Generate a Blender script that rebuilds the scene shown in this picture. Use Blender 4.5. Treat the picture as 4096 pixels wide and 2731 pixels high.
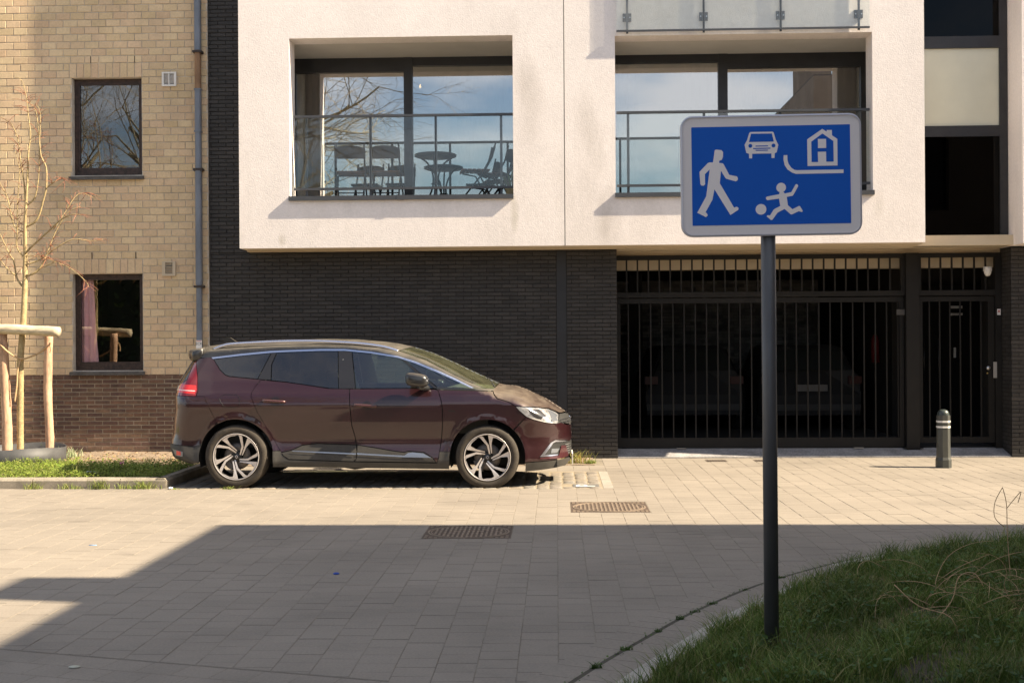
import bpy, math, random
import numpy as np
from mathutils import Vector, Matrix, noise as mnoise
from mathutils.geometry import delaunay_2d_cdt, tessellate_polygon
random.seed(7); rng = np.random.default_rng(7)
R = math.radians
scene = bpy.context.scene
for o in list(bpy.data.objects): bpy.data.objects.remove(o)
COL = scene.collection

# ------------------------------------------------------------------ camera
cam_d = bpy.data.cameras.new('camera'); cam = bpy.data.objects.new('camera', cam_d); COL.objects.link(cam)
cam_d.sensor_fit = 'HORIZONTAL'; cam_d.sensor_width = 36; cam_d.lens = 4850 / 4096 * 36; cam_d.clip_end = 900; cam_d.clip_start = .05
yaw, roll = R(2.1), R(.36)
Rv = Vector((math.cos(yaw), math.sin(yaw), 0)); Fv = Vector((-math.sin(yaw), math.cos(yaw), 0)); Uv = Vector((0, 0, 1))
cr = Rv * math.cos(roll) - Uv * math.sin(roll); cu = Rv * math.sin(roll) + Uv * math.cos(roll)
m = Matrix.Identity(4)
for i in range(3): m[i][0] = cr[i]; m[i][1] = cu[i]; m[i][2] = -Fv[i]
m[2][3] = 1.64
cam.matrix_world = m; scene.camera = cam

# ------------------------------------------------------------------ sky, sun, exposure
SUN_DIR = Vector((1.18, -.17, 1.0)).normalized()          # towards the sun
elev = math.asin(SUN_DIR.z); az = math.atan2(SUN_DIR.x, SUN_DIR.y)
world = bpy.data.worlds.new('World'); scene.world = world; world.use_nodes = True
nt = world.node_tree; nt.nodes.clear()
wo = nt.nodes.new('ShaderNodeOutputWorld'); bg = nt.nodes.new('ShaderNodeBackground'); bg.inputs[1].default_value = .06
sky = nt.nodes.new('ShaderNodeTexSky'); sky.sky_type = 'NISHITA'; sky.sun_disc = False; sky.sun_elevation = elev; sky.sun_rotation = az
sky.dust_density = 1.6; sky.ozone_density = 1.2
tc = nt.nodes.new('ShaderNodeTexCoord'); sep = nt.nodes.new('ShaderNodeSeparateXYZ'); nt.links.new(tc.outputs['Generated'], sep.inputs[0])
ad = nt.nodes.new('ShaderNodeMath'); ad.operation = 'ADD'; ad.inputs[1].default_value = .22; ab = nt.nodes.new('ShaderNodeMath'); ab.operation = 'ABSOLUTE'
nt.links.new(sep.outputs[2], ab.inputs[0]); nt.links.new(ab.outputs[0], ad.inputs[0])
dx = nt.nodes.new('ShaderNodeMath'); dx.operation = 'DIVIDE'; dy = nt.nodes.new('ShaderNodeMath'); dy.operation = 'DIVIDE'
for d_, k_ in ((dx, 0), (dy, 1)): nt.links.new(sep.outputs[k_], d_.inputs[0]); nt.links.new(ad.outputs[0], d_.inputs[1])
cb = nt.nodes.new('ShaderNodeCombineXYZ'); nt.links.new(dx.outputs[0], cb.inputs[0]); nt.links.new(dy.outputs[0], cb.inputs[1])
cn = nt.nodes.new('ShaderNodeTexNoise'); cn.inputs['Scale'].default_value = 1.6; cn.inputs['Detail'].default_value = 6; cn.inputs['Roughness'].default_value = .55; nt.links.new(cb.outputs[0], cn.inputs['Vector'])
crp = nt.nodes.new('ShaderNodeValToRGB'); crp.color_ramp.elements[0].position = .43; crp.color_ramp.elements[1].position = .62; nt.links.new(cn.outputs[0], crp.inputs[0])
cm = nt.nodes.new('ShaderNodeMixRGB'); cm.inputs[2].default_value = (6.0, 6.1, 6.4, 1)
nt.links.new(crp.outputs[0], cm.inputs[0]); nt.links.new(sky.outputs[0], cm.inputs[1]); nt.links.new(cm.outputs[0], bg.inputs[0]); nt.links.new(bg.outputs[0], wo.inputs[0])
sd = bpy.data.lights.new('sun', 'SUN'); sd.energy = 5.0; sd.angle = R(.53); sd.color = (1, .85, .63)
so = bpy.data.objects.new('sun', sd); COL.objects.link(so); so.rotation_euler = SUN_DIR.to_track_quat('Z', 'Y').to_euler(); so.location = (30, -5, 30)
scene.view_settings.view_transform = 'Standard'; scene.view_settings.look = 'None'; scene.view_settings.gamma = 1; scene.view_settings.use_curve_mapping = False
scene.view_settings.exposure = 1.68
scene.render.engine = 'CYCLES'
scene.cycles.max_bounces = 10; scene.cycles.transparent_max_bounces = 16

# ------------------------------------------------------------------ materials
MATS = {}
def lin(r, g, b):
    f = lambda c: c / 12.92 if c <= .04045 else ((c + .055) / 1.055) ** 2.4
    return (f(r / 255), f(g / 255), f(b / 255))
def M(name, col=(.5, .5, .5), rough=.6, metal=0., var=0., vs=3., bump=0., bs=40., rnd=0., cols=None, coat=0., dust=0., dustcol=(.23, .19, .14), spec=.5, rv=0., fine=0., fs=60., emit=0., stretch=None, sheen=0., flake=0.):
    if name in MATS: return MATS[name]
    mt = bpy.data.materials.new(name); mt.use_nodes = True; t = mt.node_tree; N = t.nodes; L = t.links
    b = N['Principled BSDF']; b.inputs['Roughness'].default_value = rough; b.inputs['Metallic'].default_value = metal
    b.inputs['Specular IOR Level'].default_value = spec; b.inputs['Coat Weight'].default_value = coat; b.inputs['Coat Roughness'].default_value = .02
    geo = N.new('ShaderNodeNewGeometry'); pos = geo.outputs['Position']
    if stretch:
        mp = N.new('ShaderNodeVectorMath'); mp.operation = 'MULTIPLY'; mp.inputs[1].default_value = stretch; L.new(pos, mp.inputs[0]); pos = mp.outputs[0]
    rgb = N.new('ShaderNodeRGB'); rgb.outputs[0].default_value = (*col, 1); c = rgb.outputs[0]
    def rand():
        oi = N.new('ShaderNodeObjectInfo'); a = N.new('ShaderNodeMath'); a.operation = 'ADD'; L.new(oi.outputs['Random'], a.inputs[0]); L.new(geo.outputs['Random Per Island'], a.inputs[1])
        f = N.new('ShaderNodeMath'); f.operation = 'FRACT'; L.new(a.outputs[0], f.inputs[0]); return f.outputs[0]
    def noise(sc, det=5, ro=.6):
        n = N.new('ShaderNodeTexNoise'); n.inputs['Scale'].default_value = sc; n.inputs['Detail'].default_value = det; n.inputs['Roughness'].default_value = ro; L.new(pos, n.inputs['Vector']); return n.outputs[0]
    def scale(c, f):
        s = N.new('ShaderNodeVectorMath'); s.operation = 'SCALE'; L.new(c, s.inputs[0]); L.new(f, s.inputs['Scale']); return s.outputs[0]
    def rng_(f, a, b_, lo=0., hi=1.):
        r_ = N.new('ShaderNodeMapRange'); r_.inputs[1].default_value = lo; r_.inputs[2].default_value = hi; r_.inputs[3].default_value = a; r_.inputs[4].default_value = b_; L.new(f, r_.inputs[0]); return r_.outputs[0]
    if cols:
        rp = N.new('ShaderNodeValToRGB'); e = rp.color_ramp.elements
        while len(e) < len(cols): e.new(.5)
        for i, q in enumerate(cols): e[i].position = i / max(1, len(cols) - 1); e[i].color = (*q, 1)
        L.new(rand(), rp.inputs[0]); c = rp.outputs[0]
    if rnd: c = scale(c, rng_(rand(), 1 - rnd, 1 + rnd))
    if var: c = scale(c, rng_(noise(vs), 1 - var, 1 + var, .3, .7))
    if fine: c = scale(c, rng_(noise(fs, 3), 1 - fine, 1 + fine, .3, .7))
    if dust:
        sx = N.new('ShaderNodeSeparateXYZ'); L.new(geo.outputs['Normal'], sx.inputs[0])
        f1 = rng_(sx.outputs[2], .02, 1., .42, .96); f2 = rng_(noise(7.), .55, 1.2, .3, .7); mm = N.new('ShaderNodeMath'); mm.operation = 'MULTIPLY'; L.new(f1, mm.inputs[0]); L.new(f2, mm.inputs[1])
        m2 = N.new('ShaderNodeMath'); m2.operation = 'MULTIPLY'; m2.use_clamp = True; m2.inputs[1].default_value = dust; L.new(mm.outputs[0], m2.inputs[0])
        mx = N.new('ShaderNodeMixRGB'); mx.inputs[2].default_value = (*dustcol, 1); L.new(m2.outputs[0], mx.inputs[0]); L.new(c, mx.inputs[1]); c = mx.outputs[0]
        L.new(rng_(m2.outputs[0], rough, .85), b.inputs['Roughness'])
        L.new(rng_(m2.outputs[0], coat, 0.), b.inputs['Coat Weight'])
    L.new(c, b.inputs['Base Color'])
    if rv: L.new(rng_(noise(vs * 2), rough - rv, rough + rv, .3, .7), b.inputs['Roughness'])
    if bump:
        bp = N.new('ShaderNodeBump'); bp.inputs['Strength'].default_value = 1; bp.inputs['Distance'].default_value = bump; L.new(noise(bs, 4, .65), bp.inputs['Height']); L.new(bp.outputs[0], b.inputs['Normal'])
    if emit: b.inputs['Emission Color'].default_value = (*col, 1); b.inputs['Emission Strength'].default_value = emit
    MATS[name] = mt; return mt
def GLASS(name, tint=(.8, .85, .85), refl=.1, fres=1., rough=0., dirt=0., dirtcol=(.35, .3, .22)):
    mt = bpy.data.materials.new(name); mt.use_nodes = True; t = mt.node_tree; N = t.nodes; L = t.links; N.clear()
    o = N.new('ShaderNodeOutputMaterial'); tr = N.new('ShaderNodeBsdfTransparent'); tr.inputs[0].default_value = (*tint, 1); gl = N.new('ShaderNodeBsdfGlossy'); gl.inputs['Roughness'].default_value = rough
    lw = N.new('ShaderNodeLayerWeight'); lw.inputs[0].default_value = .5; pw = N.new('ShaderNodeMath'); pw.operation = 'POWER'; pw.inputs[1].default_value = 5; L.new(lw.outputs['Facing'], pw.inputs[0]); fr = N.new('ShaderNodeMath'); fr.operation = 'MULTIPLY_ADD'; fr.inputs[1].default_value = .96; fr.inputs[2].default_value = .04; L.new(pw.outputs[0], fr.inputs[0]); ma = N.new('ShaderNodeMath'); ma.operation = 'MULTIPLY_ADD'; ma.inputs[1].default_value = fres; ma.inputs[2].default_value = refl; ma.use_clamp = True
    L.new(fr.outputs[0], ma.inputs[0]); mx = N.new('ShaderNodeMixShader'); L.new(ma.outputs[0], mx.inputs[0]); L.new(tr.outputs[0], mx.inputs[1]); L.new(gl.outputs[0], mx.inputs[2]); last = mx.outputs[0]
    # very slightly uneven float glass
    g = N.new('ShaderNodeNewGeometry'); nz = N.new('ShaderNodeTexNoise'); nz.inputs['Scale'].default_value = 1.7; L.new(g.outputs['Position'], nz.inputs['Vector'])
    bp = N.new('ShaderNodeBump'); bp.inputs['Strength'].default_value = .25; bp.inputs['Distance'].default_value = .0006; L.new(nz.outputs[0], bp.inputs['Height']); L.new(bp.outputs[0], gl.inputs['Normal'])
    if dirt:
        df = N.new('ShaderNodeBsdfDiffuse'); df.inputs[0].default_value = (*dirtcol, 1); n2 = N.new('ShaderNodeTexNoise'); n2.inputs['Scale'].default_value = 6; n2.inputs['Detail'].default_value = 8; L.new(g.outputs['Position'], n2.inputs['Vector'])
        r_ = N.new('ShaderNodeMapRange'); r_.inputs[1].default_value = .3; r_.inputs[2].default_value = .75; r_.inputs[3].default_value = dirt * .4; r_.inputs[4].default_value = dirt; L.new(n2.outputs[0], r_.inputs[0])
        m2 = N.new('ShaderNodeMixShader'); L.new(r_.outputs[0], m2.inputs[0]); L.new(last, m2.inputs[1]); L.new(df.outputs[0], m2.inputs[2]); last = m2.outputs[0]
    L.new(last, o.inputs[0]); MATS[name] = mt; return mt

# ------------------------------------------------------------------ mesh helpers
class MB:
    def __init__(s): s.v = []; s.f = []; s.mi = []; s.m = 0
    def add(s, vs, fs):
        n = len(s.v); s.v += [tuple(q) for q in vs]; s.f += [tuple(i + n for i in f) for f in fs]; s.mi += [s.m] * len(fs); return s
    def quad(s, a, b, c, d): return s.add([a, b, c, d], [(0, 1, 2, 3)])
    def box(s, x0, x1, y0, y1, z0, z1):
        return s.add([(x0, y0, z0), (x1, y0, z0), (x1, y1, z0), (x0, y1, z0), (x0, y0, z1), (x1, y0, z1), (x1, y1, z1), (x0, y1, z1)],
                     [(0, 3, 2, 1), (4, 5, 6, 7), (0, 1, 5, 4), (1, 2, 6, 5), (2, 3, 7, 6), (3, 0, 4, 7)])
    def bar(s, a, b, w, h=None, up=(0, 0, 1)):      # square bar from a to b
        a, b = Vector(a), Vector(b); h = h or w; t = (b - a).normalized(); u = Vector(up)
        if abs(t.dot(u)) > .98: u = Vector((0, 1, 0))
        sx = t.cross(u).normalized() * w / 2; sy = sx.cross(t).normalized() * h / 2
        return s.add([a - sx - sy, a + sx - sy, a + sx + sy, a - sx + sy, b - sx - sy, b + sx - sy, b + sx + sy, b - sx + sy],
                     [(0, 3, 2, 1), (4, 5, 6, 7), (0, 1, 5, 4), (1, 2, 6, 5), (2, 3, 7, 6), (3, 0, 4, 7)])
    def tube(s, pts, rad, n=6, cap=True):
        pts = [Vector(p) for p in pts]; k = len(pts)
        if not hasattr(rad, '__len__'): rad = [rad] * k
        t0 = (pts[1] - pts[0]).normalized(); u = t0.orthogonal().normalized(); vs = []
        for i in range(k):
            t = (pts[min(i + 1, k - 1)] - pts[max(i - 1, 0)]).normalized(); u = (u - t * u.dot(t)); u = u.normalized() if u.length > 1e-6 else t.orthogonal().normalized(); w = t.cross(u)
            for j in range(n):
                a = 2 * math.pi * j / n; vs.append(pts[i] + (u * math.cos(a) + w * math.sin(a)) * rad[i])
        fs = [(i * n + j, i * n + (j + 1) % n, (i + 1) * n + (j + 1) % n, (i + 1) * n + j) for i in range(k - 1) for j in range(n)]
        if cap: fs += [tuple(range(n))[::-1], tuple((k - 1) * n + j for j in range(n))]
        return s.add(vs, fs)
    def lathe(s, prof, c=(0, 0, 0), axis='z', n=32, close=False):   # prof: (r, h)
        vs = []; k = len(prof)
        for r_, h in prof:
            for j in range(n):
                a = 2 * math.pi * j / n; x, y = r_ * math.cos(a), r_ * math.sin(a)
                p = (x, y, h) if axis == 'z' else (x, h, y)
                vs.append((p[0] + c[0], p[1] + c[1], p[2] + c[2]))
        fs = []
        for i in range(k if close else k - 1):
            i2 = (i + 1) % k
            for j in range(n):
                q = (i * n + j, i * n + (j + 1) % n, i2 * n + (j + 1) % n, i2 * n + j)
                fs.append(q if axis == 'z' else q[::-1])
        return s.add(vs, fs)
    def prism(s, poly, f0, f1, side=True):    # poly 2d list; f0,f1 map 2d->3d for front and back
        n = len(poly); tri = tessellate_polygon([[Vector((p[0], p[1], 0)) for p in poly]])
        ar = sum(poly[i][0] * poly[(i + 1) % n][1] - poly[(i + 1) % n][0] * poly[i][1] for i in range(n))
        vs = [f0(p) for p in poly] + [f1(p) for p in poly]
        def ori(t):
            a, b, c = (poly[i] for i in t); return t if ((b[0] - a[0]) * (c[1] - a[1]) - (c[0] - a[0]) * (b[1] - a[1])) > 0 else t[::-1]
        tri = [ori(tuple(t)) for t in tri]
        s.add(vs, tri + [tuple(i + n for i in t[::-1]) for t in tri]); 
        if side:
            k = len(s.v) - 2 * n; m0 = s.m; s.m = getattr(s, 'side_m', s.m)
            for i in range(n):
                j = (i + 1) % n; q = (k + i, k + n + i, k + n + j, k + j); s.f.append(q if ar > 0 else q[::-1]); s.mi.append(s.m)
            s.m = m0
        return s
    def mesh(s, name, mats, smooth=False):
        me = bpy.data.meshes.new(name); me.from_pydata(s.v, [], s.f)
        if not isinstance(mats, (list, tuple)): mats = [mats]
        for q in mats: me.materials.append(q)
        if len(mats) > 1: me.polygons.foreach_set('material_index', s.mi)
        if smooth: me.polygons.foreach_set('use_smooth', [True] * len(s.f))
        me.update(); return me
    def build(s, name, mats, parent=None, smooth=False, **kw): return link(name, s.mesh(name, mats, smooth), parent, **kw)
WM = {}
def link(name, data, parent=None, loc=None, local=False, label=None, cat=None, group=None, kind=None, rot=None):
    o = bpy.data.objects.new(name, data); COL.objects.link(o); mw = Matrix.Identity(4)
    if loc: o.location = loc; mw = Matrix.Translation(loc)
    if rot: o.rotation_euler = rot; mw = mw @ o.rotation_euler.to_matrix().to_4x4()
    if parent:
        o.parent = parent
        if not local: o.matrix_parent_inverse = WM[parent].inverted()
        else: mw = WM[parent] @ mw
    WM[o] = mw
    if label: o['label'] = label
    if cat: o['category'] = cat
    if group: o['group'] = group
    if kind: o['kind'] = kind
    return o
def thing(name, label, cat, loc=(0, 0, 0), group=None, rot=None):
    o = link(name, None, None, loc, label=label, cat=cat, group=group, rot=rot); o.empty_display_size = .1; return o
def box(name, mat, x0, x1, y0, y1, z0, z1, parent=None, **kw): return MB().box(x0, x1, y0, y1, z0, z1).build(name, mat, parent, **kw)
def copy_tree(o, loc, label=None, rotz=None, parent=None):
    c = o.copy(); COL.objects.link(c)
    if parent is None:
        c.location = loc
        if rotz is not None: c.rotation_euler = (0, 0, rotz)
        WM[c] = Matrix.Translation(loc)
        if label: c['label'] = label
    else: mi_ = o.matrix_parent_inverse.copy(); c.parent = parent; c.matrix_parent_inverse = mi_; WM[c] = WM[parent]
    for ch in [q for q in bpy.data.objects if q.parent == o]: copy_tree(ch, None, parent=c)
    return c
def catmull(P, n=8):
    P = [Vector(p) for p in P]; out = []
    for i in range(len(P) - 1):
        p0, p1, p2, p3 = P[max(i - 1, 0)], P[i], P[i + 1], P[min(i + 2, len(P) - 1)]
        for j in range(n):
            t = j / n; out.append(.5 * ((2 * p1) + (p2 - p0) * t + (2 * p0 - 5 * p1 + 4 * p2 - p3) * t * t + (3 * p1 - p0 - 3 * p2 + p3) * t ** 3))
    out.append(P[-1]); return out
def panel_holes(mb, x0, x1, z0, z1, holes, yf, yb):      # slab with rectangular holes, facing -Y
    xs = sorted({x0, x1, *[q for h in holes for q in h[:2]]}); zs = sorted({z0, z1, *[q for h in holes for q in h[2:]]})
    xs = [x for x in xs if x0 <= x <= x1]; zs = [z for z in zs if z0 <= z <= z1]
    solid = lambda i, k: 0 <= i < len(xs) - 1 and 0 <= k < len(zs) - 1 and not any(h[0] < (xs[i] + xs[i + 1]) / 2 < h[1] and h[2] < (zs[k] + zs[k + 1]) / 2 < h[3] for h in holes)
    for i in range(len(xs) - 1):
        for k in range(len(zs) - 1):
            if not solid(i, k): continue
            a, b, c, d = xs[i], xs[i + 1], zs[k], zs[k + 1]
            mb.quad((a, yf, c), (b, yf, c), (b, yf, d), (a, yf, d)); mb.quad((b, yb, c), (a, yb, c), (a, yb, d), (b, yb, d))
            if not solid(i - 1, k): mb.quad((a, yb, c), (a, yf, c), (a, yf, d), (a, yb, d))
            if not solid(i + 1, k): mb.quad((b, yf, c), (b, yb, c), (b, yb, d), (b, yf, d))
            if not solid(i, k - 1): mb.quad((a, yb, c), (b, yb, c), (b, yf, c), (a, yf, c))
            if not solid(i, k + 1): mb.quad((a, yf, d), (b, yf, d), (b, yb, d), (a, yb, d))
    return mb
def brick_geo(mb, w, d, h, c=(0, 0, 0), ch=.003):      # front face towards -Y, chamfered front edge, c = centre of front face
    x, y, z = c; a, b = w / 2, h / 2
    mb.add([(x - a, y + d, z - b), (x + a, y + d, z - b), (x + a, y + d, z + b), (x - a, y + d, z + b), (x - a, y + ch, z - b), (x + a, y + ch, z - b), (x + a, y + ch, z + b), (x - a, y + ch, z + b),
            (x - a + ch, y, z - b + ch), (x + a - ch, y, z - b + ch), (x + a - ch, y, z + b - ch), (x - a + ch, y, z + b - ch)],
           [(0, 1, 5, 4), (1, 2, 6, 5), (2, 3, 7, 6), (3, 0, 4, 7), (4, 5, 9, 8), (5, 6, 10, 9), (6, 7, 11, 10), (7, 4, 8, 11), (8, 9, 10, 11)])
def bond(x0, x1, z0, z1, L, H, holes=(), off=0.):
    out = []; k = 0; z = z0
    while z < z1 - 1e-4:
        za, zb = z, min(z + H, z1); spans = [(x0, x1)]
        for hx0, hx1, hz0, hz1 in holes:
            if zb > hz0 + .004 and za < hz1 - .004:
                spans = [q for a, b in spans for q in ((a, min(b, hx0)), (max(a, hx1), b)) if q[1] - q[0] > .015]
        sx = math.floor((x0 - L) / L) * L + (k % 2) * L / 2 + off
        for a, b in spans:
            x = sx
            while x < b:
                p, q = max(x, a), min(x + L, b)
                if q - p > .03: out.append((p, q, za, zb))
                x += L
        z += H; k += 1
    return out
def lay_bricks(parent, rects, L, H, j, yf, mats, name='brick', stuff='brick_field', limit=300, key=None, depth=.02, jit=.002):
    full = [r for r in rects if r[1] - r[0] > L - .004 and r[3] - r[2] > H - .004]; rest = [r for r in rects if not (r[1] - r[0] > L - .004 and r[3] - r[2] > H - .004)]
    if key: full.sort(key=key)
    rest += full[limit:]; full = full[:limit]
    mb = MB(); brick_geo(mb, L - j, depth, H - j); me = mb.mesh(name, mats)
    for r in full:
        link(name, me, parent, loc=((r[0] + r[1]) / 2, yf + random.uniform(-jit, jit), (r[2] + r[3]) / 2))
    mb = MB()
    for r in rest: brick_geo(mb, r[1] - r[0] - j, depth, r[3] - r[2] - j, ((r[0] + r[1]) / 2, yf + random.uniform(-jit, jit), (r[2] + r[3]) / 2))
    if rest: mb.build(stuff, mats, parent, kind='stuff')
def ell(cx, cz, r, n=24, a0=0., a1=2 * math.pi): return [(cx + r * math.cos(a0 + (a1 - a0) * i / n), cz + r * math.sin(a0 + (a1 - a0) * i / n)) for i in range(n)]
def text_mesh(txt, size, name='lettering'):
    cu_ = bpy.data.curves.new(name, 'FONT'); cu_.body = txt; cu_.size = size; cu_.align_x = 'CENTER'; cu_.align_y = 'CENTER'
    o = bpy.data.objects.new(name, cu_); COL.objects.link(o); bpy.context.view_layer.update(); dg = bpy.context.evaluated_depsgraph_get()
    me = bpy.data.meshes.new_from_object(o.evaluated_get(dg)); bpy.data.objects.remove(o); return me
# ================================================================== GROUND
paver_m = M('paver', (.222, .192, .158), .85, rnd=.035, var=.09, vs=.8, fine=.12, fs=70, bump=.0012, bs=160)
def stain(mt, sc, lo, hi, amt):      # irregular darker stains with a shape of their own
    t = mt.node_tree; N = t.nodes; L = t.links; b = N['Principled BSDF']; c = b.inputs['Base Color'].links[0].from_socket
    g = N.new('ShaderNodeNewGeometry'); n = N.new('ShaderNodeTexNoise'); n.inputs['Scale'].default_value = sc; n.inputs['Detail'].default_value = 9; n.inputs['Roughness'].default_value = .62; n.inputs['Distortion'].default_value = .6; L.new(g.outputs['Position'], n.inputs['Vector'])
    r = N.new('ShaderNodeMapRange'); r.inputs[1].default_value = lo; r.inputs[2].default_value = hi; r.inputs[3].default_value = 1.; r.inputs[4].default_value = 1 - amt; L.new(n.outputs[0], r.inputs[0])
    s = N.new('ShaderNodeVectorMath'); s.operation = 'SCALE'; L.new(c, s.inputs[0]); L.new(r.outputs[0], s.inputs['Scale']); L.new(s.outputs[0], b.inputs['Base Color'])
stain(paver_m, .55, .50, .72, .22); stain(paver_m, 3.1, .60, .74, .16)
sand_m = M('joint_sand', (.185, .158, .122), .95, var=.25, vs=6, fine=.3, fs=120)
conc_m = M('concrete', (.27, .245, .21), .85, var=.16, vs=4, fine=.15, fs=70, bump=.001, bs=120)
conc_dark = M('concrete_weathered', (.27, .235, .185), .9, var=.3, vs=5, fine=.2, fs=70, bump=.0015, bs=100)
soil_m = M('soil', (.20, .15, .105), .95, var=.35, vs=8, fine=.35, fs=60, bump=.012, bs=25)
street = MB().quad((-140, -140, -.002), (140, -140, -.002), (140, 200, -.002), (-140, 200, -.002)).build('street', sand_m, kind='structure')
def paver_geo(mb, x0, x1, y0, y1, z=0., ch=.0018, d=.009):
    zt = z; a = [(x0, y0), (x1, y0), (x1, y1), (x0, y1)]; b = [(x0 + ch, y0 + ch), (x1 - ch, y0 + ch), (x1 - ch, y1 - ch), (x0 + ch, y1 - ch)]
    tl = [random.uniform(-.0008, .0008) for _ in range(4)]
    mb.add([(p[0], p[1], zt - d) for p in a] + [(p[0], p[1], zt - ch * .7) for p in a] + [(p[0], p[1], zt + t) for p, t in zip(b, tl)],
           [(0, 1, 5, 4), (1, 2, 6, 5), (2, 3, 7, 6), (3, 0, 4, 7), (4, 5, 9, 8), (5, 6, 10, 9), (6, 7, 11, 10), (7, 4, 8, 11), (8, 9, 10, 11)])
PX, PY, PJ = .206, .166, .004
covers = [(.125, .895, 11.63, 12.40), (-1.145, -.39, 10.095, 10.82)]
EDGE = [tuple(p) for p in catmull([(-.75, 3.6, 0), (-.3, 4.9, 0), (.087, 5.887, 0), (.509, 6.761, 0), (.847, 7.40, 0), (1.39, 8.23, 0), (2.09, 9.02, 0), (2.62, 9.42, 0), (3.20, 9.78, 0), (3.80, 10.08, 0), (5.0, 10.5, 0), (7.0, 10.9, 0)], 10)]
ex = np.array([p[0] for p in EDGE]); ey = np.array([p[1] for p in EDGE])
def under_verge(x, y, mgn=.25): return x > np.interp(y, ey, ex) + mgn and y < 10.6
rects = []
def hits(a, b, c, d, q): return b > q[0] and a < q[1] and d > q[2] and c < q[3]
nx0 = int(-9.5 / PX)
for i in range(nx0, int(9.5 / PX)):
    x = i * PX; yoff = (i % 2) * PY / 2 + random.uniform(-.01, .01); y = 4.6 + yoff
    while y < 16.98:
        a, b, c, d = x, x + PX, y, y + PY; y += PY; mx, my = (a + b) / 2, (c + d) / 2
        if abs(mx + .037 * my) > .44 * my + .6 and my > 2: continue
        if under_verge(mx, my): continue
        lim_lo = None
        if mx < .63 and mx > -4.60 and 13.50 < d and c < 15.28:            # parking bay
            if c < 13.50 - .03: d = 13.50
            elif d > 15.28 + .03: c = 15.28
            else: continue
        if mx <= -4.43 and d > 13.58:
            if c < 13.5: d = 13.585
            else: continue
        if -4.43 < mx < .52 and c > 16.02: continue                        # soil strip by the wall
        if d > 16.985: d = 16.985
        cuts = [(a, b, c, d)]
        for q in covers:
            nxt = []
            for r in cuts:
                if not hits(*r, q): nxt.append(r); continue
                a_, b_, c_, d_ = r
                if a_ < q[0]: nxt.append((a_, q[0], c_, d_))
                if b_ > q[1]: nxt.append((q[1], b_, c_, d_))
                a2, b2 = max(a_, q[0]), min(b_, q[1])
                if c_ < q[2]: nxt.append((a2, b2, c_, q[2]))
                if d_ > q[3]: nxt.append((a2, b2, q[3], d_))
            cuts = [r for r in nxt if r[1] - r[0] > .012 and r[3] - r[2] > .012]
        rects += cuts
# oblique course in the lower left corner: stones on both sides are cut along one line
OL = lambda x, y: y - (6.44 - .27 * (x + 3.0))
def cut(poly, keep):      # keep side of the oblique line
    out = []
    for i in range(len(poly)):
        p, q = poly[i], poly[(i + 1) % len(poly)]; f, g = OL(*p) * keep - .003, OL(*q) * keep - .003
        if f >= 0: out.append(p)
        if f * g < 0: t = f / (f - g); out.append((p[0] + (q[0] - p[0]) * t, p[1] + (q[1] - p[1]) * t))
    return out
def flat_stone(mb, poly, z=0.):
    n = len(poly); mb.add([(x, y, z) for x, y in poly] + [(x, y, z - .009) for x, y in poly], [tuple(range(n))] + [(n + i, n + (i + 1) % n, (i + 1) % n, i) for i in range(n)])
cutmb = MB(); keepr = []
for r in rects:
    if r[0] > -1.0 or OL(r[0], r[2]) > .02: keepr.append(r); continue
    pl = cut([(r[0] + .002, r[2] + .002), (r[1] - .002, r[2] + .002), (r[1] - .002, r[3] - .002), (r[0] + .002, r[3] - .002)], 1)
    if len(pl) >= 3: flat_stone(cutmb, pl)
rects = keepr
# pavers laid askew along the lower left
ask = []
th = math.atan(-.27); ct, st_ = math.cos(th), math.sin(th)
for i in range(-14, 16):
    for j in range(-12, 6):
        u = i * .21 + (j % 2) * .105; v = j * .19 + .0
        X = -2.0 + u * ct - v * st_; Y = 6.06 + u * st_ + v * ct
        if X > -.5 * Y - .6 and Y > 4.4 and X < -.2:
            qs = [(X + p * ct - q * st_, Y + p * st_ + q * ct) for p, q in ((-.103, -.093), (.103, -.093), (.103, .093), (-.103, .093))]
            if all(OL(*q) < -.004 for q in qs): ask.append((X, Y))
            else:
                pl = cut(qs, -1)
                if len(pl) >= 3: flat_stone(cutmb, pl)
rects.sort(key=lambda r: (r[2] + r[3]))
vis = [r for r in rects if 5.45 < r[2] and abs((r[0] + r[1]) / 2 + .037 * r[2]) < .435 * r[2] and r[1] - r[0] > PX - .001 and r[3] - r[2] > PY - .001]
ind = set(vis[:270])
pm = []
for k in range(6):
    mb = MB(); paver_geo(mb, -PX / 2 + PJ / 2, PX / 2 - PJ / 2, -PY / 2 + PJ / 2, PY / 2 - PJ / 2); pm.append(mb.mesh('paver', paver_m))
mb = MB()
for r in rects:
    if r in ind: link('paver', random.choice(pm), street, loc=((r[0] + r[1]) / 2, (r[2] + r[3]) / 2, random.uniform(-.0012, .0012)))
    else: paver_geo(mb, r[0] + PJ / 2, r[1] - PJ / 2, r[2] + PJ / 2, r[3] - PJ / 2, random.uniform(-.0012, .0012))
mb.v, nb0 = mb.v, len(mb.v); mb.f += [tuple(i + nb0 for i in f) for f in cutmb.f]; mb.v += cutmb.v; mb.mi += cutmb.mi
mb.build('paver_field', paver_m, street, kind='stuff')
mb = MB(); paver_geo(mb, -.1025, .1025, -.0925, .0925); me = mb.mesh('paver', paver_m)
for X, Y in ask:
    o = link('paver', me, street, loc=(X, Y, -.001), rot=(0, 0, th))
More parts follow.
